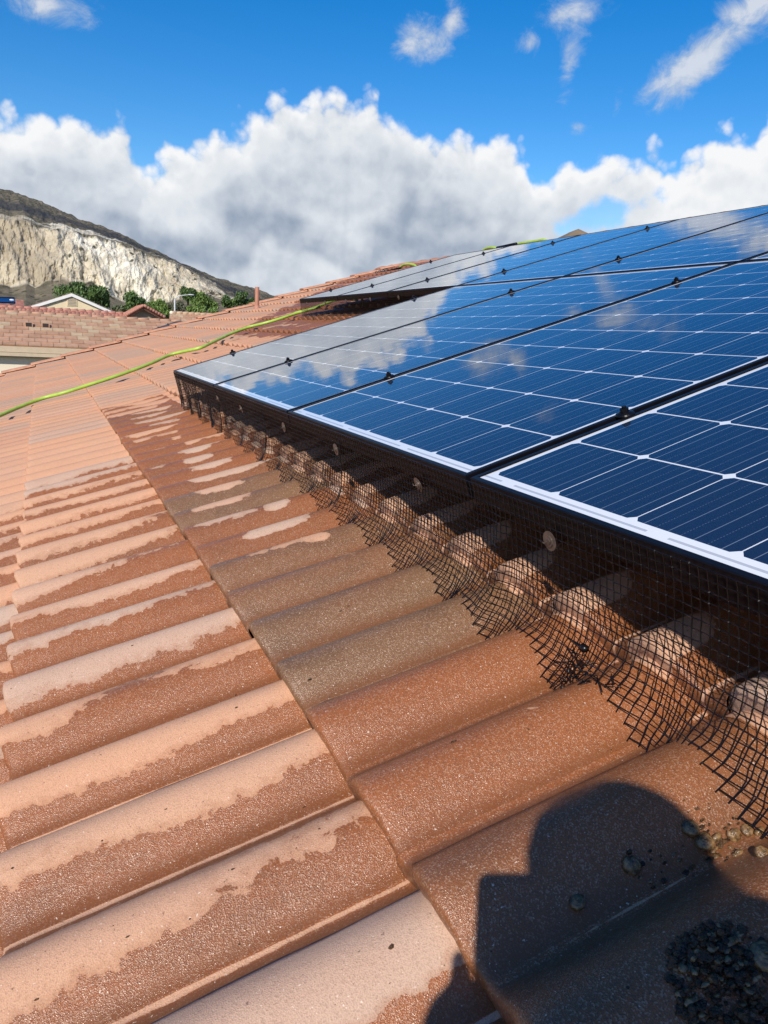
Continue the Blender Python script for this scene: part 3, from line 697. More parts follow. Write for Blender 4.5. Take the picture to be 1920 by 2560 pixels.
# ------------------------------------------------------------ photographer kneeling behind the camera (throws the shadow)
def sh(x,y,L,z=.03):                                         # point towards the sun from a photo pixel on the roof
    r=ray(x,y); k=(D2-z)/(-r.dot(N)); return C+r*k+SUN*L
def grow(name,joints,edges,mat_,parent,root=0,sub=2):
    me=bpy.data.meshes.new(name); me.from_pydata([tuple(j[0]) for j in joints],edges,[]); me.update()
    o=bpy.data.objects.new(name,me); COL.objects.link(o); o.parent=parent
    sk=o.modifiers.new('skin','SKIN'); sk.use_smooth_shade=True
    lay=me.skin_vertices[0].data if me.skin_vertices else None
    if lay is None:
        bm=bmesh.new(); bm.from_mesh(me); bm.verts.layers.skin.verify(); bm.to_mesh(me); bm.free(); lay=me.skin_vertices[0].data
    for i,j in enumerate(joints):
        r=j[1]; lay[i].radius=(r,r) if not isinstance(r,tuple) else r; lay[i].use_root=(i==root)
    o.modifiers.new('subdiv','SUBSURF').levels=sub; o.modifiers['subdiv'].render_levels=sub
    me.materials.append(mat_); return o
fw=W(np.array([0,0,1.])); FH=Vector((fw.x,fw.y,0)).normalized(); RH=Vector((FH.y,-FH.x,0)); ZU=Vector((0,0,1))
def rz(p): # roof height under a world point
    return O.z+((p.x-O.x)*math.tan(PITCH))+.05
head=sh(1556,2285,1.12)
def rel_(r,f,u,base=None): return (base or head)+RH*r+FH*f+ZU*u
def floor_(p,h): return Vector((p.x,p.y,rz(p)+h))
neck=rel_(.01,-.035,-.145); chest=rel_(.02,-.07,-.30); belly=rel_(.02,-.13,-.44); pel=floor_(rel_(.02,-.24,-.60),.26)
shR=sh(1860,2335,1.18); shL=rel_(-.16,-.06,-.21)
kR=floor_(rel_(.20,-.02,-.6),.07); kL=floor_(rel_(-.14,-.06,-.6),.07); fR=floor_(rel_(.15,-.52,-.6),.05); fL=floor_(rel_(-.10,-.55,-.6),.05)
hipR=pel+RH*.10; hipL=pel-RH*.10
# phone directly behind the lens
pz=-bk                                                      # viewing direction
def ph_(x,y,z): return C+rt*x+upv*y-pz*z
PHM=Matrix(((rt.x,upv.x,-pz.x,C.x),(rt.y,upv.y,-pz.y,C.y),(rt.z,upv.z,-pz.z,C.z),(0,0,0,1)))
hL=ph_(-.070,-.100,.022); hR=ph_(.030,-.085,.030)
elL=sh(1190,2720,1.08); elR=(hR+shR)/2+ZU*-.09+RH*.12-FH*.02
M_SKIN=simple('skin',(.50,.29,.20),.5,.08,20); M_SHIRT=simple('navy_work_shirt',(.03,.04,.07),.85,.2,25,bump=.3); M_TROU=simple('dark_work_trousers',(.05,.05,.055),.85,.2,25,bump=.3); M_CAP=simple('black_knit_cap',(.02,.02,.022),.9,.3,60,bump=.5); M_EYE=simple('eye_white',(.7,.7,.68),.2,.02,20)
person=empty('person',(pel.x,pel.y,rz(pel)),'person kneeling and holding up a phone, seen only as a head shaped shadow','person')
PI_=person.matrix_world.inverted()
def loc(j): return [(PI_@p,r) for p,r in j]
J=[(pel,.115),(belly,.105),(chest,.125),(neck,.062),(head+ZU*-.05-FH*.01,(.056,.064)),(head+ZU*.03,(.066,.076)),(head+ZU*.075,(.05,.06)),
   (shR,.066),(elR,.042),(hR-(hR-elR).normalized()*.05,.024),(shL,.050),(elL,.038),(hL-(hL-elL).normalized()*.05,.024),
   (hipR,.085),(kR,.055),(fR+ZU*.02,.035),(hipL,.085),(kL,.055),(fL+ZU*.02,.035),(fR-FH*.08-ZU*.03+FH*.0,.028),(fL-FH*.08-ZU*.03,.028),
   (head+FH*.095-ZU*.005,.014),(head+FH*.080-ZU*.065,.022)]
Ed=[(0,1),(1,2),(2,3),(3,4),(4,5),(5,6),(2,7),(7,8),(8,9),(2,10),(10,11),(11,12),(0,13),(13,14),(14,15),(15,19),(0,16),(16,17),(17,18),(18,20),(5,21),(4,22)]
def hand(side,wrist_i,palm):
    """palm and five fingers curling round the phone edge"""
    s=1 if side=='R' else -1
    J.append((palm,.021)); pi_=len(J)-1; Ed.append((wrist_i,pi_))
    for k in range(4):
        y=palm.dot(upv)-C.dot(upv)+.030-.021*k; x0=palm.dot(rt)-C.dot(rt)
        edge=.0185 if side=='R' else -.066; ln=(.9,1.,.95,.75)[k]
        a=ph_(x0+.004*s,y,.020); b_=ph_(edge+s*.006,y+.004,.014); c_=ph_(edge+s*.009-s*.012*ln,y+.006,-.006+.001*k) if side=='L' else ph_(edge+s*.010,y+.005,.002)
        d_=ph_(edge-s*.022*ln,y+.007,-.0065) if side=='L' else ph_(edge+s*.001,y+.006,-.004)
        if side=='L': c_=ph_(edge+s*.008,y+.006,.000); d_=ph_(edge+s*.001,y+.007,.0005)
        i=len(J); J.extend([(a,.010),(b_,.0088),(c_,.0080),(d_,.0070)]); Ed.extend([(pi_,i),(i,i+1),(i+1,i+2),(i+2,i+3)])
    t0=palm+upv*.02; t1=ph_((-.052 if side=='L' else .006),-.075,.026); t2=ph_((-.035 if side=='L' else -.012),-.060,.022)
    i=len(J); J.extend([(t0+(-pz)*.006,.0115),(t1,.0100),(t2,.0085)]); Ed.extend([(pi_,i),(i,i+1),(i+1,i+2)])
hand('L',12,hL); hand('R',9,hR)
body=grow('body',loc(J),Ed,M_SKIN,person,0,2)
def sub(ids,ed,gr): return [(J[i][0],(J[i][1]+gr) if not isinstance(J[i][1],tuple) else tuple(v+gr for v in J[i][1])) for i in ids],ed
j_,e_=sub([0,1,2,3,7,8,9,10,11,12],[(0,1),(1,2),(2,3),(2,4),(4,5),(5,6),(2,7),(7,8),(8,9)],.014); grow('shirt',loc(j_),e_,M_SHIRT,person)
j_,e_=sub([0,13,14,15,16,17,18],[(0,1),(1,2),(2,3),(0,4),(4,5),(5,6)],.014); grow('trousers',loc(j_),e_,M_TROU,person)
HM=PI_@head
mb=MB(); mb.ball((HM.x,HM.y,HM.z+.045),.088,20,12,.008,0,(1,1,.92)); mb.build('cap',M_CAP,person,None,True)
for s_ in (-1,1):
    e=PI_@(head+FH*.076+RH*.031*s_+ZU*.0); mb=MB(); mb.ball(tuple(e),.012,10,8); mb.build('eye',M_EYE,person,None,True)
    e=PI_@(head+RH*.070*s_-FH*.005-ZU*.01); mb=MB(); mb.ball(tuple(e),.028,10,8,.05,0,(.4,.6,1)); mb.build('ear',M_SKIN,person,None,True)
phone=empty('phone',PHM,'phone held up by the person, its square corner seen beside the head shadow','phone')
mb=MB(); R_=.010; xs=[(-.059,-.133),(.012,-.133),(.012,.013),(-.059,.013)]; prof_=[]
for (cx_,cy_),a0 in zip([(-.059+R_,-.133+R_),(.012-R_,-.133+R_),(.012-R_,.013-R_),(-.059+R_,.013-R_)],(180,270,0,90)):
    for k in range(6): q=math.radians(a0+18*k); prof_.append((cx_+R_*math.cos(q),cy_+R_*math.sin(q)))
n=len(prof_); mb.add([(x,y,.004) for x,y in prof_]+[(x,y,.012) for x,y in prof_],[tuple(range(n-1,-1,-1)),tuple(range(n,2*n))]+[(j,(j+1)%n,n+(j+1)%n,n+j) for j in range(n)]); mb.build('phone_body',M_BLACK,phone)
# ------------------------------------------------------------ terrain
def vnoise(x,y,seed=0):
    xi=np.floor(x).astype(int); yi=np.floor(y).astype(int); fx=x-xi; fy=y-yi; fx=fx*fx*(3-2*fx); fy=fy*fy*(3-2*fy)
    def hsh(a,b): 
        n=(a*374761393+b*668265263+seed*974711)&0x7fffffff; n=((n^(n>>13))*1274126177)&0x7fffffff; return ((n^(n>>16))&0xffff)/65535.
    return (hsh(xi,yi)*(1-fx)+hsh(xi+1,yi)*fx)*(1-fy)+(hsh(xi,yi+1)*(1-fx)+hsh(xi+1,yi+1)*fx)*fy
def fbm(x,y,o=5,seed=0,g=.5):
    s=0;a=1;t_=0
    for i in range(o): s=s+a*vnoise(x*2**i,y*2**i,seed+i); t_+=a; a*=g
    return s/t_
def azel(x,y): r=ray(x,y); return math.degrees(math.atan2(r.x,r.y)),math.degrees(math.asin(r.z))
def curve(px):
    P=sorted(azel(*z1(*p)) for p in px); return np.array([p[0] for p in P]),np.array([p[1] for p in P])
SKL=curve([(0,105),(60,120),(150,150),(220,175),(330,225),(420,265),(520,300),(620,335),(720,390),(800,425),(900,475),(1000,520),(1100,560),(1200,590),(1300,620),(1380,645),(1440,665)])
CTP=curve([(0,250),(60,265),(130,262),(200,290),(260,310),(330,300),(400,320),(480,340),(560,365),(640,385),(720,420),(800,450),(880,480),(960,510),(1040,560),(1120,610),(1170,650)])
CBT=curve([(0,600),(60,612),(130,585),(180,615),(240,590),(320,572),(480,595),(560,650),(640,690),(800,690),(860,700),(1000,670),(1100,672),(1170,682)])
azs=np.concatenate([np.arange(-60,-4,1.),np.arange(-4,18,.05),np.arange(18,40,1.)])
def ext(cv,dl,dr):
    a=azs; y=np.interp(a,cv[0],cv[1]); y=np.where(a<cv[0][0],cv[1][0]+(cv[0][0]-a)*dl,y); y=np.where(a>cv[0][-1],cv[1][-1]-(a-cv[0][-1])*dr,y); return y
sk=ext(SKL,.05,.45); sk=np.where(azs<-20,sk-(-20-azs)*.12,sk); sk=np.maximum(sk,.2)
ct=np.minimum(ext(CTP,.02,.5),sk-.15); cb=np.minimum(ext(CBT,-.02,.3),ct-.05)
V=[];CL=[];nr=0
def zrow(r,el): return 3.8+r*np.tan(np.radians(el))
def addrow(r,z,cl):
    global nr
    A=np.radians(azs)
    for i in range(len(azs)): V.append((r[i]*math.sin(A[i]),r[i]*math.cos(A[i]),z[i])); CL.append(cl[i] if hasattr(cl,'__len__') else cl)
    nr+=1
one=np.ones_like(azs)
addrow(one*200,one*.05,-1.); addrow(one*300,np.maximum(zrow(300,cb*.25),.05),-1.)
for q in np.linspace(0,1,7)[:-1]: addrow(370+40*q+4*fbm(azs*1.2,one*q*3,4,3),zrow(390,cb*(.5+.5*q)-.12*(1-q)),-1+q*.8)
NRC=46
for q in np.linspace(0,1,NRC):
    e=cb+(ct-cb)*q
    gul=fbm(azs*1.1+q*.8,one*q*1.6,6,10,.55); fine=fbm(azs*6,one*q*14,4,20); ridge=np.abs(fbm(azs*.8-q*.5,one*q*.9+7,4,30)-.5)*2
    r=414+26*q**1.3+16*(gul-.5)+2*(fine-.5)+8*(ridge-.2)
    addrow(r,zrow(430,e)+1.2*(fbm(azs*3,one*q*9,3,40)-.5),q)
for q in np.linspace(.03,1,22):
    e=ct+(sk-ct)*q
    r=450+190*q+9*(fbm(azs*1.2,one*q*4,5,50)-.5)
    nz=(fbm(azs*2.6,one*q*8,5,55)-.5)*(3.2 if q<.97 else 2.4)
    addrow(r,3.8+r*np.tan(np.radians(e))+nz,1+q)
addrow(one*900,zrow(700,sk*.6),3.); addrow(one*1300,one*0.,3.)
n=len(azs); Fc=[(r*n+i,r*n+i+1,(r+1)*n+i+1,(r+1)*n+i) for r in range(nr-1) for i in range(n-1)]
me=bpy.data.meshes.new('hill'); me.from_pydata(V,[],Fc); a_=me.attributes.new('cl','FLOAT','POINT'); a_.data.foreach_set('value',np.array(CL,dtype=np.float32)); me.update()
hill=bpy.data.objects.new('hill',me); COL.objects.link(hill); tag(hill,'scrub covered hill with a pale quarried rock cliff',None,None,'structure')
m,t,b=mat('hill_rock_and_scrub'); c=t.coord(); cl=t.attr('cl').outputs['Fac']
cn=t.m('ADD',cl,t.m('MULTIPLY',t.m('SUBTRACT',t.noise(c,.05,6,.6),.5),.9))
cn=t.m('ADD',cn,t.m('MULTIPLY',t.m('SUBTRACT',t.noise(c,.012,3,.6),.5),.5))
isr=t.m('MULTIPLY',t.ss(cn,-.10,.04),t.ss(cn,1.10,.98))
pz=t.sep(c)[2]; cv=t.vm('MULTIPLY',c,(1,1,.35))
n1=t.noise(cv,.013,10,.62,1.6); n2=t.noise(c,.12,8,.7,.6); cr=t.vor(t.vm('ADD',cv,t.vm('SCALE',t.noise(c,.05,5,.6,out=1),sc=26.)),.030,'DISTANCE_TO_EDGE')
rock=t.ramp(n1,[(.30,(.28,.235,.165)),(.40,(.44,.375,.265)),(.47,(.58,.515,.38)),(.52,(.66,.60,.46)),(.64,(.76,.73,.62)),(.76,(.44,.36,.235))])
rock=t.mix(t.ss(n2,.38,.55,.6,0),rock,(.30,.255,.185)); rock=t.mix(t.m('MULTIPLY',t.ss(cr,.0,.03,1,0),.35),rock,(.18,.15,.11))
rock=t.mix(t.m('MULTIPLY',t.ss(t.vor(c,.16),.14,.26,1,0),t.ss(t.noise(c,.02,2),.5,.56)),rock,(.07,.07,.05))
veg=t.ramp(t.noise(c,.09,7,.68),[(.35,(.085,.078,.055)),(.5,(.155,.135,.092)),(.62,(.21,.175,.12)),(.75,(.27,.22,.16))])
burn=t.m('MULTIPLY',t.ss(t.m('ADD',cl,t.m('MULTIPLY',t.m('SUBTRACT',t.noise(c,.03,4),.5),1.1)),1.18,1.35),t.ss(t.m('ADD',cl,t.m('MULTIPLY',t.m('SUBTRACT',t.noise(c,.05,4),.5),.6)),1.70,1.56))
veg=t.mix(t.m('MULTIPLY',burn,.8),veg,(.050,.052,.058))
veg=t.mix(t.ss(t.vor(c,.22),.20,.34,.9,0),veg,(.040,.043,.028))
t.put(b.inputs['Base Color'],t.mix(isr,veg,rock)); b.inputs['Roughness'].default_value=.95; b.inputs['Specular IOR Level'].default_value=.1
t.put(b.inputs['Normal'],t.bump(t.m('ADD',t.noise(cv,.10,8,.7),t.m('MULTIPLY',cr,.6)),.8,3.))
me.materials.append(m)
# far rounded hill whose top shows over the array
mb=MB(); vs=[];fs=[]; pk=azel(1446,573); n1_=48; R=1500.
def dome(i,j):
    x_=-1+2*i/n1_; y_=-1+2*j/24; az=pk[0]+x_*15; r=R+y_*420
    e=pk[1]*(max(0,1-abs(x_)**1.25))**1.7*(max(0,1-y_*y_))+.30*float(fbm(np.array([x_*9.]),np.array([y_*4.]),4,70)[0]-.5)*(1-x_*x_)
    return (r*math.sin(math.radians(az)),r*math.cos(math.radians(az)),R*math.tan(math.radians(max(e,0))))
for j in range(25):
    for i in range(n1_+1): vs.append(dome(i,j))
fs=[(j*(n1_+1)+i,j*(n1_+1)+i+1,(j+1)*(n1_+1)+i+1,(j+1)*(n1_+1)+i) for j in range(24) for i in range(n1_)]
mb.add(vs,fs); M_FAR=simple('dry_grass_hill',(.20,.145,.085),.95,.25,.02,bump=.6,bscale=.05)
o=mb.build('hill',M_FAR,None,None,True); tag(o,'small rounded brown hilltop showing above the panels',None,None,'structure')
m,t,b=mat('dry_ground'); c=t.coord()
t.put(b.inputs['Base Color'],t.ramp(t.noise(c,.06,8,.65),[(.3,(.07,.075,.04)),(.5,(.13,.115,.075)),(.7,(.22,.18,.13))])); b.inputs['Roughness'].default_value=.95
mb=MB(); g=9000; mb.add([(-g,-g,0),(g,-g,0),(g,g,0),(-g,g,0)],[(0,1,2,3)]); o=mb.build('ground',m); tag(o,'dry suburban ground',None,None,'structure')
# ------------------------------------------------------------ neighbouring houses
TC=[simple('flat_tile_'+n_,c_,.85,.12,5) for n_,c_ in (('rose',(.43,.25,.155)),('pink',(.46,.275,.175)),('clay',(.40,.23,.14)),('straw',(.48,.355,.225)),('tan',(.45,.305,.19)))]
M_S=[simple('barrel_tile_'+n_,c_,.85,.15,4) for n_,c_ in (('red',(.42,.19,.135)),('rust',(.35,.155,.11)),('sand',(.46,.27,.19)))]
M_GREY=[simple('grey_roof_tile',(.15,.14,.13),.85,.2,4),simple('brown_roof_tile',(.22,.15,.11),.85,.2,4)]
M_WALL2=simple('pale_cream_render',(.74,.66,.50),.9,.04,2,bump=.2,bscale=40); M_YEL=simple('pale_yellow_render',(.68,.56,.36),.9,.04,2,bump=.2,bscale=40)
M_WHITE=simple('white_painted_wood',(.72,.70,.66),.6,.04,4); M_DARK=simple('dark_vent_opening',(.03,.02,.018),.8,.1,4); M_SHADE=simple('soffit_board',(.30,.255,.19),.85,.06,3)
def frame_of(p0,p1):                                         # x along p0->p1 (horizontal), y away from the viewer, z up
    x=Vector((p1.x-p0.x,p1.y-p0.y,0)).normalized(); y=Vector((-x.y,x.x,0)); 
    return Matrix(((x.x,y.x,0,p0.x),(x.y,y.y,0,p0.y),(0,0,1,0),(0,0,0,1))),(p1-p0).length
def flat_roof_tiles(parent,x0,x1,e,r,expo,wd,mats,thick=.035,rakes=None):
    """tiled plane in the parent's frame from eave e=(y,z) to ridge r=(y,z)"""
    L=math.hypot(r[0]-e[0],r[1]-e[1]); dy,dz=(r[0]-e[0])/L,(r[1]-e[1])/L; nrow=int(round(L/expo)); expo=L/nrow; rg=random.Random(int(abs(x0*100)))
    mb=MB(); M0=Matrix(((1,0,0,0),(0,dy,-dz,e[0]),(0,dz,dy,e[1]),(0,0,0,1)))
    mb.box(x0,x1,0,L,-.10,-.004,0,M0)
    for k in range(nrow):
        x=x0-(wd/2 if k%2 else 0)
        while x<x1:
            a,b_=max(x,x0),min(x+wd-.012,x1); x+=wd
            if b_-a<.03: continue
            mi=rg.choices(range(len(mats)),[5,4,4,2,2][:len(mats)])[0]; z=thick+rg.uniform(-.003,.003)
            vs=[(a,k*expo-.01,0),(b_,k*expo-.01,0),(b_,k*expo-.01,z),(a,k*expo-.01,z),(a,(k+1)*expo,.004),(b_,(k+1)*expo,.004)]
            mb.add([M0@Vector(v) for v in vs],[(0,1,2,3),(3,2,5,4),(0,3,4),(1,5,2)],mi)
    return mb.build('roof',mats,parent)
# house A
p0=at(0,862,25); p1=at(231,871,25); MA,_L=frame_of(p0,p1); za=(p0.z+p1.z)/2
ha=empty('neighbour_house',MA,'nearest neighbouring house with long pinkish flat tile roof and cream wall','house')
iA=MA.inverted(); rA=iA@at(200,789,27.9); xr=(iA@at(443,799,27.9)).x
flat_roof_tiles(ha,-14,xr,(0,za),(rA.y,rA.z),.335,.335,TC)
mb=MB(); x=-14
while x<xr:
    mb.tube([(x,rA.y,rA.z-.04),(x+.40,rA.y,rA.z-.02)],[.07,.09],10); x+=.36
mb.build('ridge_cap',TC[0],ha,None,True)
mb=MB(); mb.box(-14.1,xr+.1,-.06,.02,za-.19,za-.03); mb.box(-14,xr,-.10,-.02,za-.30,za-.20); mb.build('fascia',M_FASCIA,ha)
mb=MB(); mb.box(-14,xr-.05,-.02,.16,za-.33,za-.30); mb.build('soffit',M_SHADE,ha)
mb=MB(); mb.box(-13.5,xr-.4,.16,rA.y+3,0,za-.33); V_=[(0,0)]; mb.build('wall',M_WALL2,ha)
yb=2*rA.y; mb=MB(); mb.add([(-14,rA.y,rA.z-.02),(xr,rA.y,rA.z-.02),(xr,yb,za-.02),(-14,yb,za-.02),(-14,rA.y,rA.z-.14),(xr,rA.y,rA.z-.14),(xr,yb,za-.14),(-14,yb,za-.14)],[(0,1,2,3),(7,6,5,4),(0,3,7,4),(1,5,6,2),(2,6,7,3)]); mb.build('back_roof',TC[2],ha)
mb=MB(); 
for px_ in ((72,810),(114,812)):
    q=iA@at(*px_,26.6); tt=(q.y)/rA.y; z=za+(rA.z-za)*tt
    v=MB(); v.box(q.x-.11,q.x+.11,q.y-.10,q.y+.12,z-.02,z+.13); v_=v.build('roof_vent',TC[1],ha)
    v=MB(); v.box(q.x-.085,q.x+.085,q.y-.104,q.y-.1005,z+.0,z+.115); v.build('opening',M_DARK,v_)
# dark side slope of the same house
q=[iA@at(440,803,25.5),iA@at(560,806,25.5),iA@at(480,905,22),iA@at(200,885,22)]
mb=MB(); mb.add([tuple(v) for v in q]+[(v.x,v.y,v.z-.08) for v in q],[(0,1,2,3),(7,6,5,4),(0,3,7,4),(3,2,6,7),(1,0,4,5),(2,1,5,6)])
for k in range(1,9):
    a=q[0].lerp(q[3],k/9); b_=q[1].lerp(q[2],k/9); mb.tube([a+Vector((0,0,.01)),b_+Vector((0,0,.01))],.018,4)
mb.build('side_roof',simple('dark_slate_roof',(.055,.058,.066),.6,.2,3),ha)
# barrel tile sheet
def barrel_roof(parent,x0,x1,e,r,pitch,expo,mats,name='roof'):
    L=math.hypot(r[0]-e[0],r[1]-e[1]); dy,dz=(r[0]-e[0])/L,(r[1]-e[1])/L; nk=max(1,int(L/expo)); rg=random.Random(3)
    mb=MB(); M0=Matrix(((1,0,0,0),(0,dy,-dz,e[0]),(0,dz,dy,e[1]),(0,0,0,1)))
    for k in range(nk+1):
        x=x0
        while x<x1:
            vs=[];n=6
            for (s,h_) in ((k*expo-.03,.0),(k*expo-.03,.05),(min((k+1)*expo,L),.018)):
                for j in range(n+1):
                    xx=x+pitch*j/n; vs.append(M0@Vector((xx,s,h_+.05*math.sin(math.pi*j/n)**.8 if j not in(0,n) else h_)))
            mb.add(vs,[(i*(n+1)+j,i*(n+1)+j+1,(i+1)*(n+1)+j+1,(i+1)*(n+1)+j) for i in range(2) for j in range(n)],rg.choices(range(len(mats)),[5,3,2][:len(mats)])[0]); x+=pitch
    return mb.build(name,mats,parent)
p0=at(-60,790,44); p1=at(330,803,44); MB_,L_=frame_of(p0,p1); iB=MB_.inverted()
hb=empty('neighbour_house',MB_,'red barrel tiled house just behind the pinkish roof, small gable at its right end','house')
rB=iB@at(150,777,46); xB=(iB@at(318,781,46)).x; zB=rB.z-.75
barrel_roof(hb,-9,xB,(rB.y-2.2,zB),(rB.y,rB.z),.20,.36,M_S)
mb=MB(); x=-9
while x<xB: mb.tube([(x,rB.y,rB.z+.0),(x+.42,rB.y,rB.z+.03)],[.11,.14],8); x+=.38
mb.build('ridge_cap',M_S[0],hb,None,True)
mb=MB(); mb.box(-8.6,xB+2,rB.y-1.8,rB.y+2,0,zB); mb.build('wall',M_WALL2,hb)
mb=MB(); mb.add([(-9,rB.y,rB.z-.02),(xB,rB.y,rB.z-.02),(xB,rB.y+2.6,zB),(-9,rB.y+2.6,zB)],[(0,1,2,3)]); mb.build('back_roof',M_S[1],hb)
ap=iB@at(359,768,44); bl=iB@at(316,792,44); br=iB@at(412,797,44)
mb=MB(); 
for s_,e_ in ((-1,bl),(1,br)):
    d_=Vector((e_.x-ap.x,0,e_.z-ap.z)); nn=14
    for k in range(nn):
        a=ap+d_*(k/nn); b2=ap+d_*((k+1)/nn)
        for y in range(10): mb.tube([(a.x,ap.y+y*.36-.05,a.z+.03),((a.x),ap.y+y*.36+.34,a.z)],[.14,.10],6,random.randrange(2))
o=mb.build('gable_roof',M_S,hb,None,True)
mb=MB(); d1=.25
mb.add([(ap.x,ap.y+.3,ap.z-.12),(bl.x,ap.y+.3,bl.z-.12),(br.x,ap.y+.3,br.z-.12),(bl.x,ap.y+.3,0),(br.x,ap.y+.3,0)],[(0,1,2),(1,3,4,2)]); mb.build('gable_wall',M_SHADE,hb)
mb=MB(); x=0
for s_,e_ in ((-1,bl),(1,br)):
    for k in range(8):
        a=ap.lerp(e_,k/8);b2=ap.lerp(e_,(k+1)/8+.02); mb.tube([(a.x,ap.y-.1,a.z+.10),(b2.x,ap.y-.1,b2.z+.09)],[.07,.09],8)
mb.build('gable_cap',M_S[0],hb,None,True)
# house C: pale yellow gable with white barge boards
p0=at(64,768,60); p1=at(289,779,60); MC,LC=frame_of(p0,p1); iC=MC.inverted(); ap=iC@at(179,733,60); zl=(iC@p0).z; zr=(iC@p1).z; ze=(zl+zr)/2-.05
hc=empty('neighbour_house',MC,'pale yellow gabled house with white barge boards in front of the trees','house')
mb=MB(); xw0,xw1=.55,LC-.55; sl_=(ap.z-ze)/(LC/2)
mb.add([(xw0,.10,0),(xw1,.10,0),(xw1,.10,ze+sl_*.5-.15),(ap.x,.10,ap.z-.18),(xw0,.10,ze+sl_*.5-.15)]+[(xw0,12,0),(xw1,12,0),(xw1,12,ze+.1),(ap.x,12,ap.z-.18),(xw0,12,ze+.1)],[(0,1,2,3,4),(9,8,7,6,5),(0,4,9,5),(1,6,7,2)]); mb.build('wall',M_YEL,hc)
for sgn,xe,mt in ((-1,0.,M_GREY[1]),(1,LC,M_GREY[0])):
    mb=MB(); nk=14
    for k in range(nk):
        f0=k/nk; f1=(k+1)/nk; xa=ap.x+(xe-ap.x)*f0; xb_=ap.x+(xe-ap.x)*f1; z_a=ap.z+(ze-ap.z)*f0; z_b=ap.z+(ze-ap.z)*f1
        for y in range(36):
            y0=y*.34-.05; dz_=random.uniform(0,.02)
            mb.add([(xa,y0,z_a+dz_),(xb_,y0,z_b+.06+dz_),(xb_,y0+.33,z_b+.06+dz_),(xa,y0+.33,z_a+dz_),(xb_,y0,z_b-.02),(xb_,y0+.33,z_b-.02),(xa,y0,z_a-.05),(xa,y0+.33,z_a-.05)],[(0,1,2,3),(1,4,5,2),(0,6,4,1),(3,2,5,7)])
    mb.build('roof',mt,hc)
    mb=MB(); d_=Vector((xe-ap.x,0,ze-ap.z)); vs=[(ap.x,-.06,ap.z-.01),(xe,-.06,ze-.01),(xe,-.06,ze-.20),(ap.x,-.06,ap.z-.22),(ap.x,-.02,ap.z-.01),(xe,-.02,ze-.01),(xe,-.02,ze-.20),(ap.x,-.02,ap.z-.22)]
    mb.add(vs,[(0,3,2,1),(4,5,6,7),(2,3,7,6),(0,1,5,4),(1,2,6,5)]); mb.build('barge_board',M_WHITE,hc)
vt=iC@at(180,753,60); mb=MB(); mb.box(vt.x-.34,vt.x+.34,.06,.085,vt.z-.33,vt.z+.33); vo=mb.build('gable_vent',M_YEL,hc)
mb=MB()
for k in range(6): mb.box(vt.x-.28,vt.x+.28,.035,.058,vt.z-.27+k*.1,vt.z-.215+k*.1)
mb.build('slat',M_SHADE,vo)
# house D: low tan roof in the gap before the vent pipe
p0=at(400,805,52); p1=at(600,812,52); MD,LD=frame_of(p0,p1); iD=MD.inverted(); r0=iD@at(425,791,53); r1=iD@at(590,783,53)
hd=empty('neighbour_house',MD,'low tan tiled house just over the roof edge between street lamp and vent pipe','house')
flat_roof_tiles(hd,r0.x,LD+3,(-2.2,(iD@p0).z-.5),(0.9,(r0.z+r1.z)/2),.36,.34,[TC[0],TC[4],TC[3]])
mb=MB(); x=r0.x
while x<LD+3: mb.tube([(x,.9,(r0.z+r1.z)/2),(x+.4,.9,(r0.z+r1.z)/2+.03)],[.10,.13],8); x+=.37
mb.build('ridge_cap',TC[4],hd,None,True)
mb=MB(); mb.ball((r0.x+.1,.85,(r0.z+r1.z)/2),.13,10,8); mb.build('ridge_end',M_WALL2,hd,None,True)
mb=MB(); mb.box(r0.x+.4,LD+2.6,-1.6,2.6,0,(iD@p0).z-.5); mb.build('wall',M_WALL2,hd)
# house E at the far left with a blue array
p0=at(-120,768,52); p1=at(62,768,52); ME,LE=frame_of(p0,p1); iE=ME.inverted(); r0=iE@at(-60,742,54); 
he=empty('neighbour_house',ME,'red tiled house at the left photo edge partly covered by a dark blue array','house')
flat_roof_tiles(he,-3,LE,(-1.5,(iE@p0).z-.25),(2.,(iE@at(30,748,54)).z),.36,.34,[M_S[0],M_S[1]])
mb=MB(); mb.box(-2.6,LE-.4,-1.,4,0,(iE@p0).z-.2); mb.build('wall',M_WALL2,he)
ew=iE@at(30,755,51.2); mb=MB(); mb.ball((ew.x,ew.y,ew.z),.20,14,10,0,0,(1,1,.85)); mb.tube([(ew.x,ew.y,ew.z-.5),(ew.x,ew.y,ew.z-.1)],.10,12); mb.build('turbine_vent',M_WHITE,he,None,True)
q=[at(-60,741,51.8),at(36,744,51.8),at(38,757,50.4),at(-60,755,50.4)]; cq=sum(q,Vector())/4
far=empty('solar_panel',Matrix.Translation(cq),'dark blue solar array on the far house at the left edge of the photo','solar panel')
mb=MB(); q=[v-cq for v in q]; mb.add([tuple(v) for v in q]+[(v.x,v.y,v.z-.05) for v in q],[(3,2,1,0),(4,5,6,7),(0,4,7,3),(3,7,6,2),(0,1,5,4),(1,2,6,5)]); mb.build('glass',simple('distant_cell_glass',(.010,.022,.085),.25,.1,3),far)
mb=MB(); mb.tube([tuple(v) for v in q+[q[0]]],.03,5); mb.build('frame',M_BLACK,far)
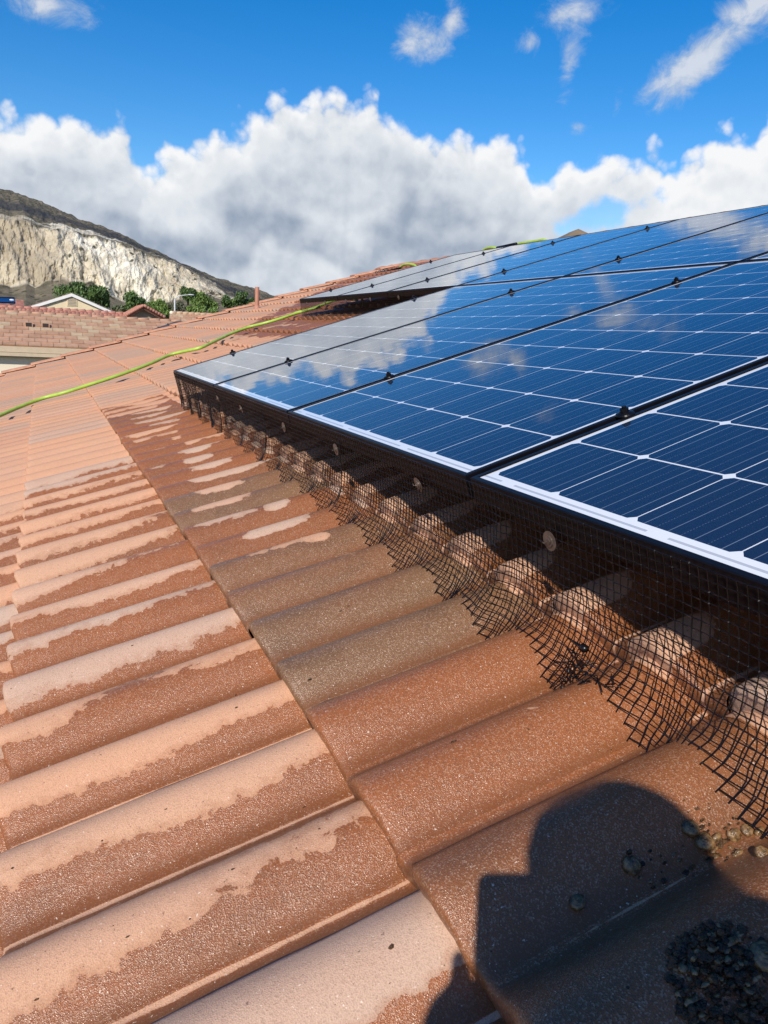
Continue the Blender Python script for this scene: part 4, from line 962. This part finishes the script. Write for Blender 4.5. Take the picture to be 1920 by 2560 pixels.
# ------------------------------------------------------------ street lamp
lb=at(437,800,119); lamp=empty('street_lamp',(lb.x,lb.y,0),'pale street lamp with one curved arm standing before the trees','street lamp')
M_LAMP=simple('pale_galvanised_pole',(.52,.53,.53),.5,.06,3)
htop=at(437,748,119).z; mb=MB(); mb.tube([(0,0,0),(0,0,htop)],[.15,.09],12); mb.build('pole',M_LAMP,lamp,None,True)
x_=Vector((rt.x,rt.y,0)).normalized(); pa=[at(437,748,119),at(442,743,119),at(452,739,119),at(466,737.5,119),at(474,737,119)]
mb=MB(); mb.tube([p-lb+Vector((0,0,lb.z)) for p in pa],[.075,.07,.06,.055,.05],8); mb.build('arm',M_LAMP,lamp,None,True)
p=at(478,737,119)-lb+Vector((0,0,lb.z)); mb=MB(); mb.ball(tuple(p),.32,10,6,0,0,(1.5,.6,.35)); mb.build('lamp_head',M_LAMP,lamp,None,True)
# ------------------------------------------------------------ trees
M_LEAF=[simple('leaf_'+n_,c_,.6,.3,.8) for n_,c_ in (('mid',(.085,.15,.028)),('dark',(.048,.092,.022)),('light',(.14,.21,.04)),('grey',(.13,.14,.08)))]
M_BARK=simple('brown_bark',(.09,.065,.045),.95,.2,6,bump=.6)
def tree(x,y,rpx,rpy,dist,lab,seed,cols=(0,1,2),n=2600,leaf=.22):
    rg=random.Random(seed); c=at(x,y,dist); rw=rpx/F*dist; rh=rpy/F*dist
    root=empty('tree',(c.x,c.y,0),lab,'tree','trees below the rock cliff')
    mb=MB(); zc=c.z; mb.tube([(0,0,0),(.1,.05,zc*.4),(.0,.1,zc-rh*.3),(0,0,zc)],[.30,.22,.16,.07],9)
    lobes=[]
    for k in range(11):
        an=rg.uniform(0,6.28); e_=rg.uniform(-.5,1.); q=rg.uniform(.35,.72)
        p=Vector((math.cos(an)*rw*q*math.sqrt(max(.1,1-e_*e_*.6)),math.sin(an)*rw*q*math.sqrt(max(.1,1-e_*e_*.6)),zc+e_*rh*.58)); lobes.append((p,rg.uniform(.30,.52)*min(rw,rh*1.2)))
        mb.tube([(0,0,zc-rh*.6),tuple(Vector((0,0,zc-rh*.3)).lerp(p,.55)),tuple(p)],[.12,.07,.03],6)
    mb.build('trunk',M_BARK,root,None,True)
    mb=MB(); lobes.append((Vector((0,0,zc)),.5*min(rw,rh*1.1)))
    per=n//len(lobes)
    for p,r in lobes:
        for _ in range(per):
            d_=Vector((rg.gauss(0,1),rg.gauss(0,1),rg.gauss(0,1))).normalized(); q=p+d_*r*(rg.random()**.38)*rg.uniform(.85,1.15)
            a=Vector((rg.gauss(0,1),rg.gauss(0,1),rg.gauss(0,1))).normalized(); nn=(a+d_*.8).normalized(); u_=nn.cross(Vector((.2,.3,.9))).normalized(); v_=nn.cross(u_); s=leaf*rg.uniform(.5,1.3)
            mb.add([q-u_*s*.5,q+v_*s*.9+u_*.1*s,q+u_*s*.5,q-v_*s*.9],[(0,1,2,3)],rg.choices(cols,[4,3,3,2][:len(cols)])[0] if len(cols)>1 else cols[0])
    mb.build('crown',M_LEAF,root)
tree(185,738,42,34,112,'broad dark green tree rising behind the peak of the pale yellow gable',1,(0,1),3200)
tree(246,748,30,36,110,'rounded green tree at the right slope of the pale yellow gable roof',2,(1,0),2600)
tree(335,757,28,27,118,'round green tree between the yellow gable house and the small red gable',3,(0,1))
tree(388,772,27,28,122,'bright green tree just right of the small red gable',4,(2,0),2600)
tree(405,785,26,16,118,'low bright green tree left of the street lamp pole',5,(2,0),1800)
tree(470,742,25,26,150,'dark green tree behind the arm of the street lamp',6,(1,0))
tree(512,757,33,26,128,'tall tree with bright crown halfway between street lamp and vent pipe',7,(0,2))
tree(505,782,60,18,120,'wide low bright green tree above the low tan roof',8,(2,0),3200)
tree(570,756,19,20,140,'small dark green tree left of the vent pipe',9,(1,0),2000)
tree(604,750,21,24,138,'round dark green tree directly left of the terracotta vent pipe',10,(1,0),2400)
tree(635,762,18,18,140,'small green tree half hidden behind the vent pipe',11,(1,0),1800)
tree(440,770,34,16,165,'grey green scrubby tree behind the street lamp pole',12,(3,),2400)
tree(300,778,24,14,120,'dull brownish green bush tree behind the eave of the yellow gable house',13,(3,1),1600)
tree(545,790,50,10,118,'low spreading green tree right beyond the roof edge left of the vent pipe',14,(1,2),2200)
